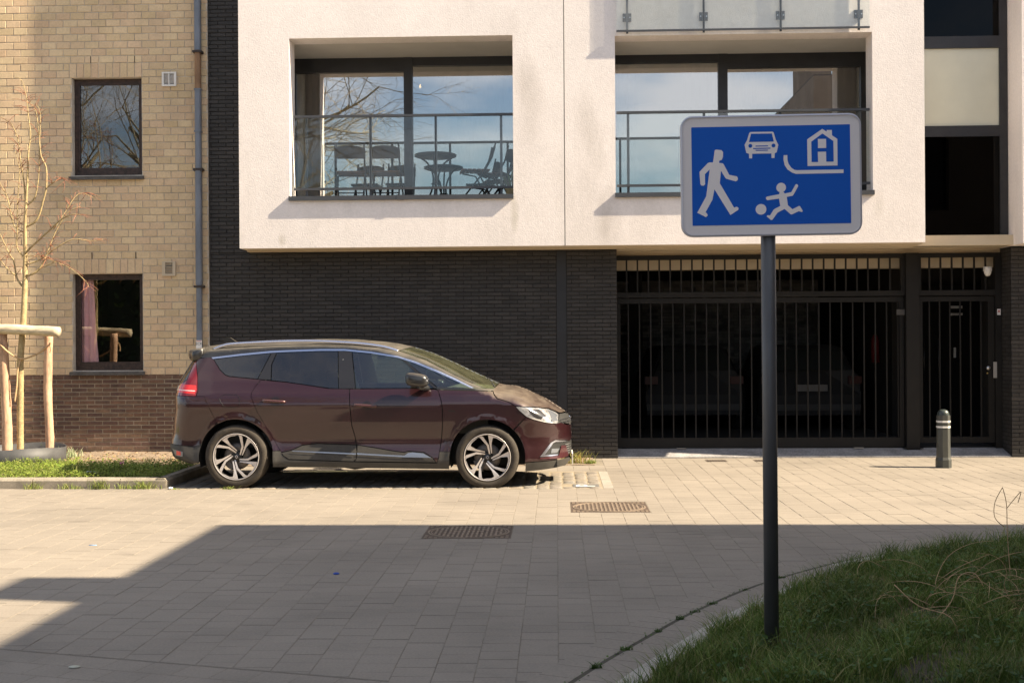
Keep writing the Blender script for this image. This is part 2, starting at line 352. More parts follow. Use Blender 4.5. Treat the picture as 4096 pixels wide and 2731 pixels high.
# plain continuation of the paving outside the picture
MB().quad((-60, -60, -.001), (60, -60, -.001), (60, 4.6, -.001), (-60, 4.6, -.001)).build('paved_surface', M('paving_far', (.22, .19, .155), .9, var=.15, vs=2, fine=.1, fs=40), street)
mb = MB(); mb.quad((-60, 4.6, -.0012), (-5.2, 4.6, -.0012), (-6.8, 13.4, -.0012), (-60, 13.4, -.0012)); mb.quad((7.5, 4.6, -.0012), (60, 4.6, -.0012), (60, 17, -.0012), (7.5, 17, -.0012)); mb.build('paved_surface', MATS['paving_far'], street)

# parking bay: cobbles, flat edging, painted letter tile
bay = MB().quad((-4.44, 13.5, -.0008), (.64, 13.5, -.0008), (.64, 15.29, -.0008), (-4.44, 15.29, -.0008)).build('parking_bay', M('bay_sand', (.23, .19, .135), .95, var=.2, vs=6, fine=.25, fs=60), kind='structure')
cob_m = M('cobble', cols=[(.16, .14, .12), (.205, .178, .145), (.18, .165, .145), (.22, .18, .145)], rough=.75, var=.2, vs=9, fine=.2, fs=60, bump=.004, bs=30)
def cobble(mb, cx, cy, w, d, z):
    n = 10; vs = []
    for lvl, (s_, dz) in enumerate(((1., -.02), (.98, -.003), (.88, .002), (.4, .0035))):
        for j in range(n):
            a = 2 * math.pi * (j + .5) / n; e = .3
            x = math.copysign(abs(math.cos(a)) ** e, math.cos(a)) * w / 2 * s_; y = math.copysign(abs(math.sin(a)) ** e, math.sin(a)) * d / 2 * s_
            vs.append((cx + x + random.uniform(-.005, .005), cy + y + random.uniform(-.005, .005), z + dz + random.uniform(-.002, .002)))
    fs = [(l * n + j, l * n + (j + 1) % n, (l + 1) * n + (j + 1) % n, (l + 1) * n + j) for l in range(3) for j in range(n)] + [tuple(3 * n + j for j in range(n))]
    mb.add(vs, fs)
mbr = MB(); ncob = 0
for i in range(34):
    cx = .50 - .075 - i * .147; y = 13.545 - random.uniform(0, .05); 
    while y < 15.25:
        d = random.uniform(.10, .145); cy = y + d / 2; y += d + .010
        if cy + d / 2 > 15.27: break
        if .165 < cx + .07 and cx - .07 < .485 and cy - d / 2 < 13.885 and cy > 13.6: continue
        if cx > -1.0: mb = MB(); cobble(mb, 0, 0, .138, d, 0); link('cobble', mb.mesh('cobble', cob_m, True), bay, loc=(cx + random.uniform(-.004, .004), cy, random.uniform(-.003, .003)))
        else: cobble(mbr, cx, cy, .138, d, random.uniform(-.003, .003))
mbr.build('cobble_field', cob_m, bay, True, kind='stuff')
mb = MB(); paver_geo(mb, .515, .625, 13.52, 14.38, .002); mb.build('edging_slab', conc_m, bay); mb = MB(); paver_geo(mb, .515, .625, 14.385, 15.27, .002); mb.build('edging_slab', conc_m, bay)
mb = MB(); paver_geo(mb, .178, .472, 13.612, 13.882, .006); tile = mb.build('letter_tile', M('tile_grey', (.13, .125, .12), .6, var=.15, vs=20), bay)
pl = lambda p: (.21 + p[0] * .205, 13.665 + p[1] * .165, .0085)      # letter P lying with its top to the left
P_out = [(0, 0), (1.05, 0), (1.05, .26), (.62, .26), (.62, .6), (.55, .82), (.38, .98), (.2, .98), (.06, .82), (0, .6)]
MB().prism([(p[0], p[1]) for p in P_out], pl, lambda p: (pl(p)[0], pl(p)[1], .0075), True).build('painted_letter', M('road_white', (.75, .73, .68), .7), tile)
MB().prism([(.17, .27), (.46, .27), (.46, .58), (.42, .7), (.34, .76), (.24, .74), (.18, .6)], lambda p: (*pl(p)[:2], .0098), lambda p: (*pl(p)[:2], .0088)).build('letter_counter', MATS['tile_grey'], tile)
# soil strip along the black wall
mb = MB(); n = 60
for i in range(n):
    for k in range(4):
        f = lambda q, w: (-4.4 + 4.9 * q / n, 16.02 + .99 * w / 4, .004 + .012 * mnoise.noise((q * .6, w * 1.1, 3)))
        mb.quad(f(i, k), f(i + 1, k), f(i + 1, k + 1), f(i, k + 1))
mb.build('soil_strip', soil_m, kind='structure', smooth=True)

# planting bed with concrete kerb
kerb = thing('bed_kerb', 'low concrete kerb edging the planting bed beside the parked car', 'kerb', (-4.45, 13.6, 0))
del kerb['label'], kerb['category']; kerb['kind'] = 'structure'
def kerbstone(a, b, along):      # chamfered kerb stone profile (across, z)
    pr = [(0, -.03), (0, .088), (.028, .118), (.115, .118), (.115, -.03)]
    if along == 'x': f = lambda t: (lambda p: (t, 13.585 + p[0], p[1]))
    else: f = lambda t: (lambda p: (-4.425 - p[0], t, p[1]))
    mb = MB(); mb.prism(pr, f(a), f(b)); 
    if along == 'x': mb.f = [q[::-1] for q in mb.f]
    return mb
for a, b in ((-9.2, -7.97), (-7.965, -6.975), (-6.97, -5.975), (-5.965, -4.966), (-4.958, -4.44)): kerbstone(a, b, 'x').build('kerb_stone', conc_dark, kerb)
mb = kerbstone(13.59, 14.5, 'y'); mb.build('kerb_stone', conc_dark, kerb); mb = kerbstone(14.505, 15.29, 'y'); mb.build('kerb_stone', conc_dark, kerb)
mb = MB(); nx, ny = 70, 40
def bedz(x, y): return .085 + .025 * mnoise.noise((x * 2.1, y * 2.1, 0)) + .012 * mnoise.noise((x * 8, y * 8, 5)) + (.03 if y > 15.6 else 0.) * min(1, (y - 15.6) * 2)
for i in range(nx):
    for k in range(ny):
        f = lambda q, w: (lambda x, y: (x, y, bedz(x, y)))(-9.2 + (9.2 - 4.53) * q / nx, 13.69 + 3.31 * w / ny)
        mb.quad(f(i, k), f(i + 1, k), f(i + 1, k + 1), f(i, k + 1))
mb.build('planting_bed', soil_m, kind='structure', smooth=True)

# verge: bands of pavers and kerb along the curve, earth
def offset(d):
    out = []
    for i in range(len(EDGE)):
        a, b = EDGE[max(i - 1, 0)], EDGE[min(i + 1, len(EDGE) - 1)]; t = Vector((b[0] - a[0], b[1] - a[1])).normalized(); out.append((EDGE[i][0] + t.y * d, EDGE[i][1] - t.x * d))
    return out
verge_kerb = link('verge_kerb', None, loc=(1.4, 8.2, 0), kind='structure')
def band(d0, d1, z0, z1, step, mat, name, parent, gap=.004, lo=6, hi=None):
    A = offset(d0); B = offset(d1); hi = hi or len(EDGE) - 1; i = lo
    while i < hi:
        j = min(i + step, hi); mb = MB(); n = j - i; vs = []
        for k in range(i, j + 1):
            s0 = Vector(A[k]); s1 = Vector(B[k]); vs += [(s0.x, s0.y, z0 - .02), (s0.x, s0.y, z0), (s1.x, s1.y, z1), (s1.x, s1.y, z1 - .02)]
        t = (Vector(A[j]) - Vector(A[i])).normalized() * gap
        for q in range(4): vs[q] = (vs[q][0] + t.x, vs[q][1] + t.y, vs[q][2])
        fs = []
        for k in range(n):
            o = 4 * k
            for a, b in ((0, 1), (1, 2), (2, 3)): fs.append((o + a, o + b, o + 4 + b, o + 4 + a)[::-1])
        fs += [(0, 3, 2, 1), (4 * n, 4 * n + 1, 4 * n + 2, 4 * n + 3)]
        mb.add(vs, fs); mb.build(name, mat, parent); i = j
# paver bands as short separate stones
band(-.2, -.012, .004, .004, 2, paver_m, 'edge_paver', verge_kerb)
band(.018, .20, .006, .006, 2, paver_m, 'edge_paver', verge_kerb, lo=6, hi=58)
band(.205, .33, .010, .014, 9, M('kerb_pale', (.33, .305, .265), .85, var=.18, vs=4, fine=.15), 'kerb_slab', verge_kerb, lo=6, hi=62)
band(.02, .12, .008, .010, 9, MATS['kerb_pale'], 'kerb_slab', verge_kerb, lo=58)
mb = MB(); A = offset(-.012); B = offset(.018)
for i in range(6, len(EDGE) - 1): mb.quad((*A[i], .0045), (*A[i + 1], .0045), (*B[i + 1], .0045), (*B[i], .0045))
mb.f = [q[::-1] for q in mb.f]; mb.build('open_joint', M('joint_dark', (.06, .052, .038), .95), verge_kerb)
def inner_d(i): return np.interp(i, [0, 20, 45, 62, 80, 110], [.36, .36, .30, .20, .13, .12])
def dist_in(x, y):      # signed distance inside the verge edge, roughly
    d = np.hypot(ex - x, ey - y); i = int(np.argmin(d)); a, b = EDGE[max(i - 1, 0)], EDGE[min(i + 1, len(EDGE) - 1)]
    t = Vector((b[0] - a[0], b[1] - a[1])).normalized(); return (x - EDGE[i][0]) * t.y - (y - EDGE[i][1]) * t.x, i
def vergez(x, y):
    d, i = dist_in(x, y); e = max(0, d - inner_d(i)); return .012 + .09 * (1 - math.exp(-e * 1.6)) + (.035 * mnoise.noise((x * 1.5, y * 1.5, 2)) + .012 * mnoise.noise((x * 6, y * 6, 8))) * min(1, e * 3)
mb = MB(); vs = []; cols_ = []
I0 = [(EDGE[i], offset(1)[i]) for i in range(2, len(EDGE))]
for k, (p, q) in enumerate(I0):
    n = Vector(q) - Vector(p[:2]); row = []
    for w in range(26):
        d = inner_d(k + 2) - .04 + (w / 25) ** 1.3 * 4.2; x, y = p[0] + n.x * d, p[1] + n.y * d; row.append((x, y, vergez(x, y) if w > 0 else .0))
    vs.append(row)
for k in range(len(vs) - 1):
    for w in range(25): mb.quad(vs[k][w], vs[k][w + 1], vs[k + 1][w + 1], vs[k + 1][w])
mb.f = [q[::-1] for q in mb.f]
mb.build('verge', M('verge_earth', (.055, .045, .028), .95, var=.4, vs=6, fine=.4, fs=50, bump=.012, bs=25), kind='structure', smooth=True)

# ================================================================== YELLOW BRICK HOUSE
YY = 16.965
house = thing('brick_house', 'yellow brick house with dark red brick plinth and brown framed windows', 'house', (-7, YY, 0))
mortar_y = M('mortar_yellow', (.52, .46, .38), .95, var=.25, vs=3, fine=.15, fs=60)
mortar_r = M('mortar_plinth', (.36, .30, .22), .95, var=.2, vs=5)
wy = [(-6.85, -5.85, 4.03, 5.41), (-6.855, -5.853, 1.265, 2.634)]
mb = MB(); panel_holes(mb, -9.6, -4.906, 1.2, 9.5, wy, YY + .009, YY + .30); mb.build('wall', mortar_y, house)
box('plinth_wall', mortar_r, -9.6, -4.906, YY + .006, YY + .3, -.05, 1.2, house)
mb = MB().box(-9.6, -4.95, YY + .301, 24, -.05, 9.5); mb.f.pop(2); mb.mi.pop(); mb.build('rear_walls', M('house_side', (.42, .3, .16), .9, var=.2), house)
yb_m = M('yellow_brick', cols=[(.60, .45, .262), (.66, .51, .318), (.60, .43, .272), (.68, .53, .328), (.64, .47, .305), (.57, .435, .26)], rough=.9, var=.14, vs=.9, fine=.10, fs=45, bump=.0012, bs=90); stain(yb_m, 1.1, .52, .75, .20)
rb_m = M('plinth_brick', cols=[(.135, .075, .052), (.175, .098, .064), (.10, .062, .05), (.20, .125, .078), (.115, .066, .052), (.155, .10, .066)], rough=.9, var=.25, vs=12, fine=.2, fs=50, bump=.003, bs=60)
HY = 0.10278; LY = .205
sold = [(-6.885, -5.845, 5.41, 5.6195), (-6.895, -5.853, 2.634, 2.8445)]
z0y = 1.2
rects = bond(-9.2, -4.906, z0y, 6.75, LY, HY, wy + sold)
cen = lambda r: abs((r[0] + r[1]) / 2 + 6.3) * .9 + abs((r[2] + r[3]) / 2 - 3.7) * .55 + (9 if r[1] < -7.95 else 0)
lay_bricks(house, rects, LY, HY, .011, YY, yb_m, limit=280, key=cen)
mb = MB(); brick_geo(mb, .094, .02, .199); me = mb.mesh('soldier_brick', yb_m)
for s in sold:
    n = 10; wdt = (s[1] - s[0]) / n
    for i in range(n): link('soldier_brick', me, house, loc=(s[0] + wdt * (i + .5), YY + random.uniform(-.001, .001), (s[2] + s[3]) / 2))
for zz in (5.665, 2.89):
    for xx in (-6.575, -5.945):
        box('weep_hole', M('black_hole', (.01, .01, .01), .9), xx - .006, xx + .006, YY - .0015, YY + .012, zz - .045, zz + .05, house)
lay_bricks(house, bond(-9.2, -4.906, .02, 1.197, .222, .0588), .222, .0588, .012, YY, rb_m, name='plinth_brick', stuff='plinth_brick_field', limit=285, key=lambda r: -r[0] if r[0] < -7.95 else -20 - r[0], depth=.02, jit=.003)
wood_m = M('brown_window_wood', (.040, .022, .016), .55, var=.5, vs=14, fine=.5, fs=30, bump=.001, bs=40)
stone_m = M('bluestone_sill', (.085, .08, .075), .8, var=.3, vs=8, fine=.2)
glass_house = GLASS('house_glass', (.97, .98, .98), .08, 1.1)
dark_room = M('dark_room', (.05, .045, .04), .95)
pinkm = M('pink_curtain', (.90, .52, .54), .9, var=.08, vs=4)
def curtain(x0, x1, y, z0, z1, mat, parent, amp=.025, wl=.11, name='curtain', taper=0.):
    mb = MB(); n = max(8, int((x1 - x0) / .015)); rows = 6
    def f(i, k):
        t = i / n; h = k / rows; xx = x0 + (x1 - x0) * t * (1 - taper * (1 - h) * .0) - taper * (h) * (t) * (x1 - x0)
        return (xx, y + amp * math.sin(2 * math.pi * (xx - x0) / wl + .8 * math.sin(xx * 9)) * (.7 + .3 * h), z0 + (z1 - z0) * h)
    for i in range(n):
        for k in range(rows): mb.quad(f(i, k), f(i + 1, k), f(i + 1, k + 1), f(i, k + 1))
    return mb.build(name, mat, parent, True)
for wi, (x0, x1, z0, z1) in enumerate(wy):
    yfr = YY + .095
    fr = MB(); t1, t2 = .05, .045
    panel_holes(fr, x0, x1, z0, z1, [(x0 + t1, x1 - t1, z0 + t1 + .02, z1 - t1)], yfr, yfr + .06); w = fr.build('window', wood_m, house)
    s = MB(); a0, a1, b0, b1 = x0 + t1, x1 - t1, z0 + t1 + .02, z1 - t1
    panel_holes(s, a0, a1, b0, b1, [(a0 + .024, a1 - .024, b0 + .05, b1 - .03)], yfr + .008, yfr + .05); s.build('sash', wood_m, w)
    box('pane', glass_house, a0 + .02, a1 - .02, yfr + .030, yfr + .036, b0 + .045, b1 - .026, w)
    mb = MB(); mb.prism([(0, 0), (.15, .012), (.15, .06), (0, .045)], lambda p: (x0 - .035, YY - .055 + p[0], z0 - .066 + p[1]), lambda p: (x1 + .03, YY - .055 + p[0], z0 - .066 + p[1]))
    mb.f = [q[::-1] for q in mb.f]; mb.build('sill', stone_m, w)
    rm = MB(); rm.box(x0 - .6, x1 + .5, yfr + .07 + .17, yfr + 2.6, z0 - .6, z1 + .25); rm.f = [q[::-1] for i, q in enumerate(rm.f) if i != 2]; rm.build('room', dark_room, w)
    if wi == 1: curtain(a0 + .0, a0 + .26, yfr + .085, b0 - .1, b1 + .05, pinkm, w, .018, .08, taper=.35)
    else: curtain(a1 - .08, a1 + .1, yfr + .3, b0 - .1, b1 + .05, M('grey_net', (.3, .29, .27), .9), w, .02, .07)

# wall vents, downpipe
wh_m = M('white_plastic', (.72, .70, .66), .5, var=.1, vs=10); cream_pl = M('cream_plastic', (.52, .43, .31), .55)
def vent(x0, x1, z0, z1, mat, label, split, nm='wall_vent'):
    t = thing(nm, label, 'vent', ((x0 + x1) / 2, YY - .01, z0))
    fr = MB(); holes = [(x0 + .028, (x0 + x1) / 2 - .006, z0 + .02, z1 - .02), ((x0 + x1) / 2 + .006, x1 - .028, z0 + .02, z1 - .02)] if split else [(x0 + .045, x1 - .04, z0 + .03, z1 - .015)]
    panel_holes(fr, x0, x1, z0, z1, holes, YY - .03, YY + .008); fr.build('frame', mat, t)
    box('backing', M('vent_dark', (.05, .05, .05), .8), x0 + .02, x1 - .02, YY + .002, YY + .009, z0 + .015, z1 - .012, t)
    for a, b, c, d in holes:
        n = 9 if split else 7
        for i in range(n):
            zz = c + (d - c) * (i + .5) / n; MB().add([(a, YY - .004, zz + .006), (b, YY - .004, zz + .006), (b, YY - .026, zz - .007), (a, YY - .026, zz - .007), (a, YY - .004, zz + .009), (b, YY - .004, zz + .009), (b, YY - .026, zz - .004), (a, YY - .026, zz - .004)], [(0, 1, 2, 3), (7, 6, 5, 4), (3, 2, 6, 7)]).build('slat', mat, t)
vent(-5.549, -5.346, 5.273, 5.474, wh_m, 'white twin-louvre wall vent beside the upper brown window', True)
vent(-5.562, -5.372, 2.595, 2.799, cream_pl, 'cream single-louvre wall vent beside the lower brown window', False)
zinc = M('zinc_pipe', (.165, .185, .22), .55, metal=.25, var=.22, vs=6, stretch=(1, 1, .35)); rust = M('rusty_pipe', (.24, .14, .075), .75, var=.45, vs=5, stretch=(1, 1, .5)); iron = M('iron_bracket', (.035, .025, .022), .7)
dp = thing('downpipe', 'grey zinc downpipe with iron brackets on the yellow brick wall', 'pipe', (-5.02, 16.9, 0))
for z0, z1, r_, mt in ((5.76, 9.4, .043, zinc), (5.2, 5.78, .039, rust), (4.62, 5.21, .042, zinc), (4.08, 4.63, .040, zinc), (2.47, 4.1, .043, zinc), (.06, 2.49, .037, zinc)):
    mb = MB(); ch = .35; pts = [(-1, -1 + ch), (-1 + ch, -1), (1 - ch, -1), (1, -1 + ch), (1, 1 - ch), (1 - ch, 1), (-1 + ch, 1), (-1, 1 - ch)]
    mb.prism([(p[0] * r_, p[1] * r_) for p in pts], lambda p: (-5.02 + p[0], 16.895 + p[1], z1), lambda p: (-5.02 + p[0], 16.895 + p[1], z0)); mb.build('pipe_length', mt, dp)
for zz in (5.74, 4.085, 2.44): MB().box(-5.085, -4.955, 16.845, 16.962, zz - .016, zz + .014).build('bracket', iron, dp)
for zz in (4.62, 5.21): MB().box(-5.067, -4.973, 16.848, 16.942, zz - .012, zz + .01).build('collar', zinc, dp)
st = box('sticker', M('sticker_white', (.8, .78, .75), .6), -5.058, -4.975, 16.8495, 16.853, 1.57, 1.685, dp)
box('red_stripe', M('sticker_red', (.6, .12, .12), .6), -5.052, -4.981, 16.848, 16.849, 1.668, 1.676, st)
tm = text_mesh('ECK', .05); tm.materials.append(M('print_black', (.02, .02, .02), .6)); link('lettering', tm, st, loc=(-5.016, 16.8485, 1.635), rot=(R(90), 0, 0))
# ================================================================== APARTMENT BUILDING
YF, YB = 16.52, 17.0                     # rendered front, black brick front
flat = thing('apartment_building', 'apartment building with off-white rendered upper storeys over black brick ground floor', 'building', (.3, 17, 0))
def render_mat():
    mt = M('white_render', (.86, .79, .75), .92, var=.05, vs=1.2, fine=.05, fs=30)
    t = mt.node_tree; N = t.nodes; L = t.links; b = N['Principled BSDF']; src = b.inputs['Base Color'].links[0].from_socket
    g = N.new('ShaderNodeNewGeometry'); mp = N.new('ShaderNodeVectorMath'); mp.operation = 'MULTIPLY'; mp.inputs[1].default_value = (1.6, 1.6, .55); L.new(g.outputs['Position'], mp.inputs[0])
    n1 = N.new('ShaderNodeTexNoise'); n1.inputs['Scale'].default_value = 1.; n1.inputs['Detail'].default_value = 9; n1.inputs['Roughness'].default_value = .68; L.new(mp.outputs[0], n1.inputs['Vector'])
    r = N.new('ShaderNodeMapRange'); r.inputs[1].default_value = .52; r.inputs[2].default_value = .74; r.inputs[3].default_value = 0; r.inputs[4].default_value = .30; L.new(n1.outputs[0], r.inputs[0])
    mx = N.new('ShaderNodeMixRGB'); mx.inputs[2].default_value = (.46, .41, .35, 1); L.new(r.outputs[0], mx.inputs[0]); L.new(src, mx.inputs[1])
    # algae streaks at a few sill ends and along the bottom edge
    sx = N.new('ShaderNodeSeparateXYZ'); L.new(g.outputs['Position'], sx.inputs[0]); last = mx.outputs[0]
    for cx, cz, wx, wz, am in ((-.56, 3.38, .07, .30, .55), (-3.75, 3.05, .07, .10, .5), (.72, 3.3, .20, .5, .4), (.45, 4.3, .22, .8, .25), (-.35, 4.9, .25, .7, .22), (-.7, 5.95, .25, .3, .22), (4.36, 3.45, .09, .25, .35)):
        def sub(i, c, w):
            a = N.new('ShaderNodeMath'); a.operation = 'SUBTRACT'; a.inputs[1].default_value = c; L.new(sx.outputs[i], a.inputs[0]); d = N.new('ShaderNodeMath'); d.operation = 'DIVIDE'; d.inputs[1].default_value = w; L.new(a.outputs[0], d.inputs[0])
            p = N.new('ShaderNodeMath'); p.operation = 'MULTIPLY'; L.new(d.outputs[0], p.inputs[0]); L.new(d.outputs[0], p.inputs[1]); return p.outputs[0]
        a = N.new('ShaderNodeMath'); a.operation = 'ADD'; L.new(sub(0, cx, wx), a.inputs[0]); L.new(sub(2, cz, wz), a.inputs[1])
        e = N.new('ShaderNodeMapRange'); e.inputs[1].default_value = 0; e.inputs[2].default_value = 1; e.inputs[3].default_value = am; e.inputs[4].default_value = 0; L.new(a.outputs[0], e.inputs[0])
        nm = N.new('ShaderNodeMath'); nm.operation = 'MULTIPLY'; L.new(e.outputs[0], nm.inputs[0]); rr = N.new('ShaderNodeMapRange'); rr.inputs[1].default_value = .35; rr.inputs[2].default_value = .65; L.new(n1.outputs[0], rr.inputs[0]); L.new(rr.outputs[0], nm.inputs[1])
        m2 = N.new('ShaderNodeMixRGB'); m2.inputs[2].default_value = (.33, .29, .17, 1) if wx < .1 else (.40, .35, .30, 1); L.new(nm.outputs[0], m2.inputs[0]); L.new(last, m2.inputs[1]); last = m2.outputs[0]
    L.new(last, b.inputs['Base Color'])
    n2 = N.new('ShaderNodeTexNoise'); n2.inputs['Scale'].default_value = 60; n2.inputs['Detail'].default_value = 3; n2.inputs['Roughness'].default_value = .6; L.new(g.outputs['Position'], n2.inputs['Vector'])
    bp = N.new('ShaderNodeBump'); bp.inputs['Strength'].default_value = .9; bp.inputs['Distance'].default_value = .003; L.new(n2.outputs[0], bp.inputs['Height']); L.new(bp.outputs[0], b.inputs['Normal'])
    return mt
white_m = render_mat(); cream_m = M('cream_soffit', (.60, .50, .36), .9, var=.06, vs=2); loggia_m = M('loggia_white', (.66, .62, .56), .9, var=.05, vs=2)
alu = M('dark_aluminium', (.035, .035, .038), .45, metal=.2, var=.15, vs=5); alu_g = M('grey_aluminium', (.075, .078, .085), .42, metal=.35, var=.1, vs=6)
TH = .34; ZB, ZT = 2.94, 9.5
LX0, LX1, LZ0, LZ1 = -3.642, -.573, 3.60, 5.813
RX0, RX1, RZ0, RZ1 = .818, 4.28, 3.60, 5.78
up = [(RX0, RX1, 6.62, 8.6), (LX0, LX1, 6.62, 8.6)]
mb = MB(); panel_holes(mb, -4.345, .119, ZB, ZT, [(LX0, LX1, LZ0, LZ1), up[1]], YF, YF + TH); mb.build('rendered_front', white_m, flat)
mb = MB(); panel_holes(mb, .131, 4.972, ZB, ZT, [(RX0, RX1, RZ0, RZ1), up[0]], YF, YF + TH); mb.build('rendered_front', white_m, flat)
box('expansion_joint', M('joint_grey', (.10, .095, .09), .8), .1185, .1315, YF + .007, YF + TH - .004, ZB + .004, ZT - .01, flat)
# side walls, soffit, roof behind the front slab
box('side_wall', white_m, -4.345, -4.1, YF + TH + .001, 17.0, ZB, ZT, flat); box('side_wall', white_m, 4.75, 4.972, YF + TH + .001, 18.6, ZB, ZT, flat)
box('roof_slab', cream_m, -4.9, 12, YF + TH + .002, 25, ZT + .001, ZT + .3, flat)
mb = MB(); mb.box(-4.33, 6.29, YF + TH + .003, 17.55, ZB - .02, ZB + .12); mb.build('soffit', cream_m, flat)
box('drip_edge', cream_m, -4.3, 4.95, YF + .04, YF + TH + .0025, ZB - .014, ZB + .003, flat)
box('floor_slab', loggia_m, -4.3, 4.9, 17.0, 22.5, 3.07, 3.58, flat)
# black brick
bm_ = M('black_brick', cols=[(.026, .0235, .0215), (.035, .0315, .029), (.021, .019, .0175), (.042, .037, .034), (.029, .026, .024)], rough=.62, var=.2, vs=4, fine=.25, fs=40, bump=.002, bs=60)
mort_b = M('black_mortar', (.022, .0205, .019), .9, var=.3, vs=3)
mb = MB(); mb.box(-4.905, -4.346, YB + .008, YB + .25, -.05, ZT); mb.box(-4.3455, .85, YB + .008, YB + .25, -.05, ZB - .021); mb.build('wall', mort_b, flat)
LB, HB = .2165, .0556
rb = bond(-4.905, .85, .0, 2.915, LB, HB, [(.005, .145, -1, 9)]) + bond(-4.905, -4.35, 2.915, 6.75, LB, HB)
def bkey(r):
    x, z = (r[0] + r[1]) / 2, (r[2] + r[3]) / 2
    car_hidden = z < np.interp(x, [-4.4, -1.5, .2], [1.6, 1.5, .5]) and x > -4.5
    return (50 if car_hidden else 0) + (30 if z > 2.9 else 0) + abs(x + .9) + abs(z - 2) * .4
lay_bricks(flat, rb, LB, HB, .009, YB, bm_, limit=290, key=bkey, depth=.02, jit=.003)
box('recessed_strip', M('black_panel', (.018, .019, .022), .55, var=.2, vs=3), .008, .142, YB + .002, YB + .0079, .0, ZB - .03, flat)
mb = MB(); mb.box(6.288, 7.2, YB + .008, 18.2, -.05, 2.90); mb.build('pillar_wall', mort_b, flat)
lay_bricks(flat, bond(6.282, 7.2, .0, 2.9, LB, HB), LB, HB, .009, YB, bm_, name='pillar_brick', stuff='pillar_brick_field', limit=60, key=lambda r: r[0])
box('ground_floor_wall', mort_b, 7.201, 12, YB + .01, 25.0, -.05, 2.90, flat); box('back_wall', mort_b, -4.9, 12, 25.3, 25.5, -.05, ZT - .01, flat); box('end_wall', white_m, 9.501, 12, YF, 25.29, 2.905, ZT, flat)
mb = MB()      # return of the pillar towards the gate
for k in range(52):
    for j in range(3):
        y0 = YB + .02 + j * .2 - (k % 2) * .1; a, b_ = max(YB + .02, y0), min(YB + .5, y0 + .191)
        if b_ - a > .03: mb.add([(6.280 + random.uniform(0, .003), y, z) for z in (k * HB + .004, k * HB + HB - .005) for y in (a, b_)], [(1, 0, 2, 3)])
mb.build('return_bricks', bm_, flat, kind='stuff')
# dark glazed stair bay to the right of the rendered box
GY = 17.06
stairs = link('stair_bay', None, flat); 
mb = MB()
panel_holes(mb, 4.974, 6.262, 2.92, 9.4, [(5.0, 6.155, 4.59, 5.665), (5.0, 6.155, 5.83, 8.0), (5.0, 6.155, 2.98, 4.44)], GY - .03, GY + .06); mb.build('frame', alu, stairs)
box('pane', GLASS('black_glass', (.006, .006, .007), 0., .4), 4.99, 6.165, GY, GY + .012, 5.82, 8.01, stairs); box('pane', MATS['black_glass'], 4.99, 6.165, GY, GY + .012, 2.97, 4.45, stairs)
box('pane', M('milky_glass', (.66, .65, .53), .25, var=.05, vs=2), 4.99, 6.165, GY, GY + .012, 4.58, 5.675, stairs)
box('blind', M('cream_blind', (.75, .72, .58), .9, var=.06, vs=3), 4.99, 6.2, GY + .22, GY + .23, 4.45, 5.8, stairs)
box('stair_wall', M('stair_dark', (.03, .03, .032), .9), 4.98, 6.26, GY + 1.2, GY + 1.25, 2.95, 9.3, stairs)
mb = MB(); mb.box(6.27, 9.5, YF, 18.5, 2.915, ZT); mb.build('right_rendered_wall', white_m, flat)
# ---- loggias
def loggia(x0, x1, z0, z1, cx0, cx1, yb, dep=3.2):
    mb = MB(); y0 = YF + TH + .001
    mb.quad((cx0, y0, z1), (cx0, yb, z1), (cx1, yb, z1), (cx1, y0, z1))            # ceiling
    mb.quad((cx0, y0, z0 - .005), (cx1, y0, z0 - .005), (cx1, yb, z0 - .005), (cx0, yb, z0 - .005))
    mb.quad((cx0, y0, z0), (cx0, yb, z0), (cx0, yb, z1), (cx0, y0, z1)); mb.quad((cx1, yb, z0), (cx1, y0, z0), (cx1, y0, z1), (cx1, yb, z1))
    return mb.build('loggia', loggia_m, flat)
lg1 = loggia(LX0, LX1, LZ0, LZ1, -3.86, -.36, 17.75); lg2 = loggia(RX0, RX1, RZ0, RZ1, .60, 4.56, 17.68)
gl_m = GLASS('window_glass', (.62, .66, .64), .48, 1.4)
room_m = M('room_wall', (.30, .28, .24), .9); curt = M('olive_curtain', (.36, .35, .25), .9, var=.12, vs=3)
def glazing(name_par, x0, x1, z0, z1, yb, xm0, xm1, tl, tr, side):
    g = MB(); xl, xr = x0, x1
    g.box(x0, xm0, yb, yb + .10, tl, z1); g.box(xm0, xm1, yb - .012, yb + .09, z0, z1 - .001); g.box(xm1, x1, yb + .01, yb + .1, tr, z1)
    g.box(x0, x0 + .05, yb + .002, yb + .09, z0, tl); g.box(x1 - side, x1, yb + .002, yb + .09, z0, tr); g.box(x0, xm0, yb + .002, yb + .09, z0, z0 + .06); g.box(xm1, x1, yb + .012, yb + .09, z0, z0 + .06)
    f = g.build('sliding_window', alu, name_par)
    box('pane', gl_m, x0 + .045, xm0 + .004, yb + .04, yb + .05, z0 + .05, tl + .006, f); box('pane', gl_m, xm1 - .004, x1 - side + .004, yb + .055, yb + .065, z0 + .05, tr + .006, f)
    rm = MB().box(x0 - .2, x1 + .2, yb + .12, yb + 3.4, z0 - .02, z1 - .05); rm.f = [q[::-1] for i, q in enumerate(rm.f) if i != 2]; rm.mi = [0] * 5; rm.build('room', room_m, f)
    return f
f1 = glazing(lg1, -3.86, -.36, LZ0, LZ1, 17.72, -2.215, -2.092, 5.605, 5.69, .05)
curtain(-3.8, -3.50, 17.93, 3.65, 5.75, curt, f1, .03, .1); curtain(-1.62, -.36, 17.95, 3.65, 5.75, M('sheer_curtain', (.42, .41, .33), .9), f1, .03, .13)
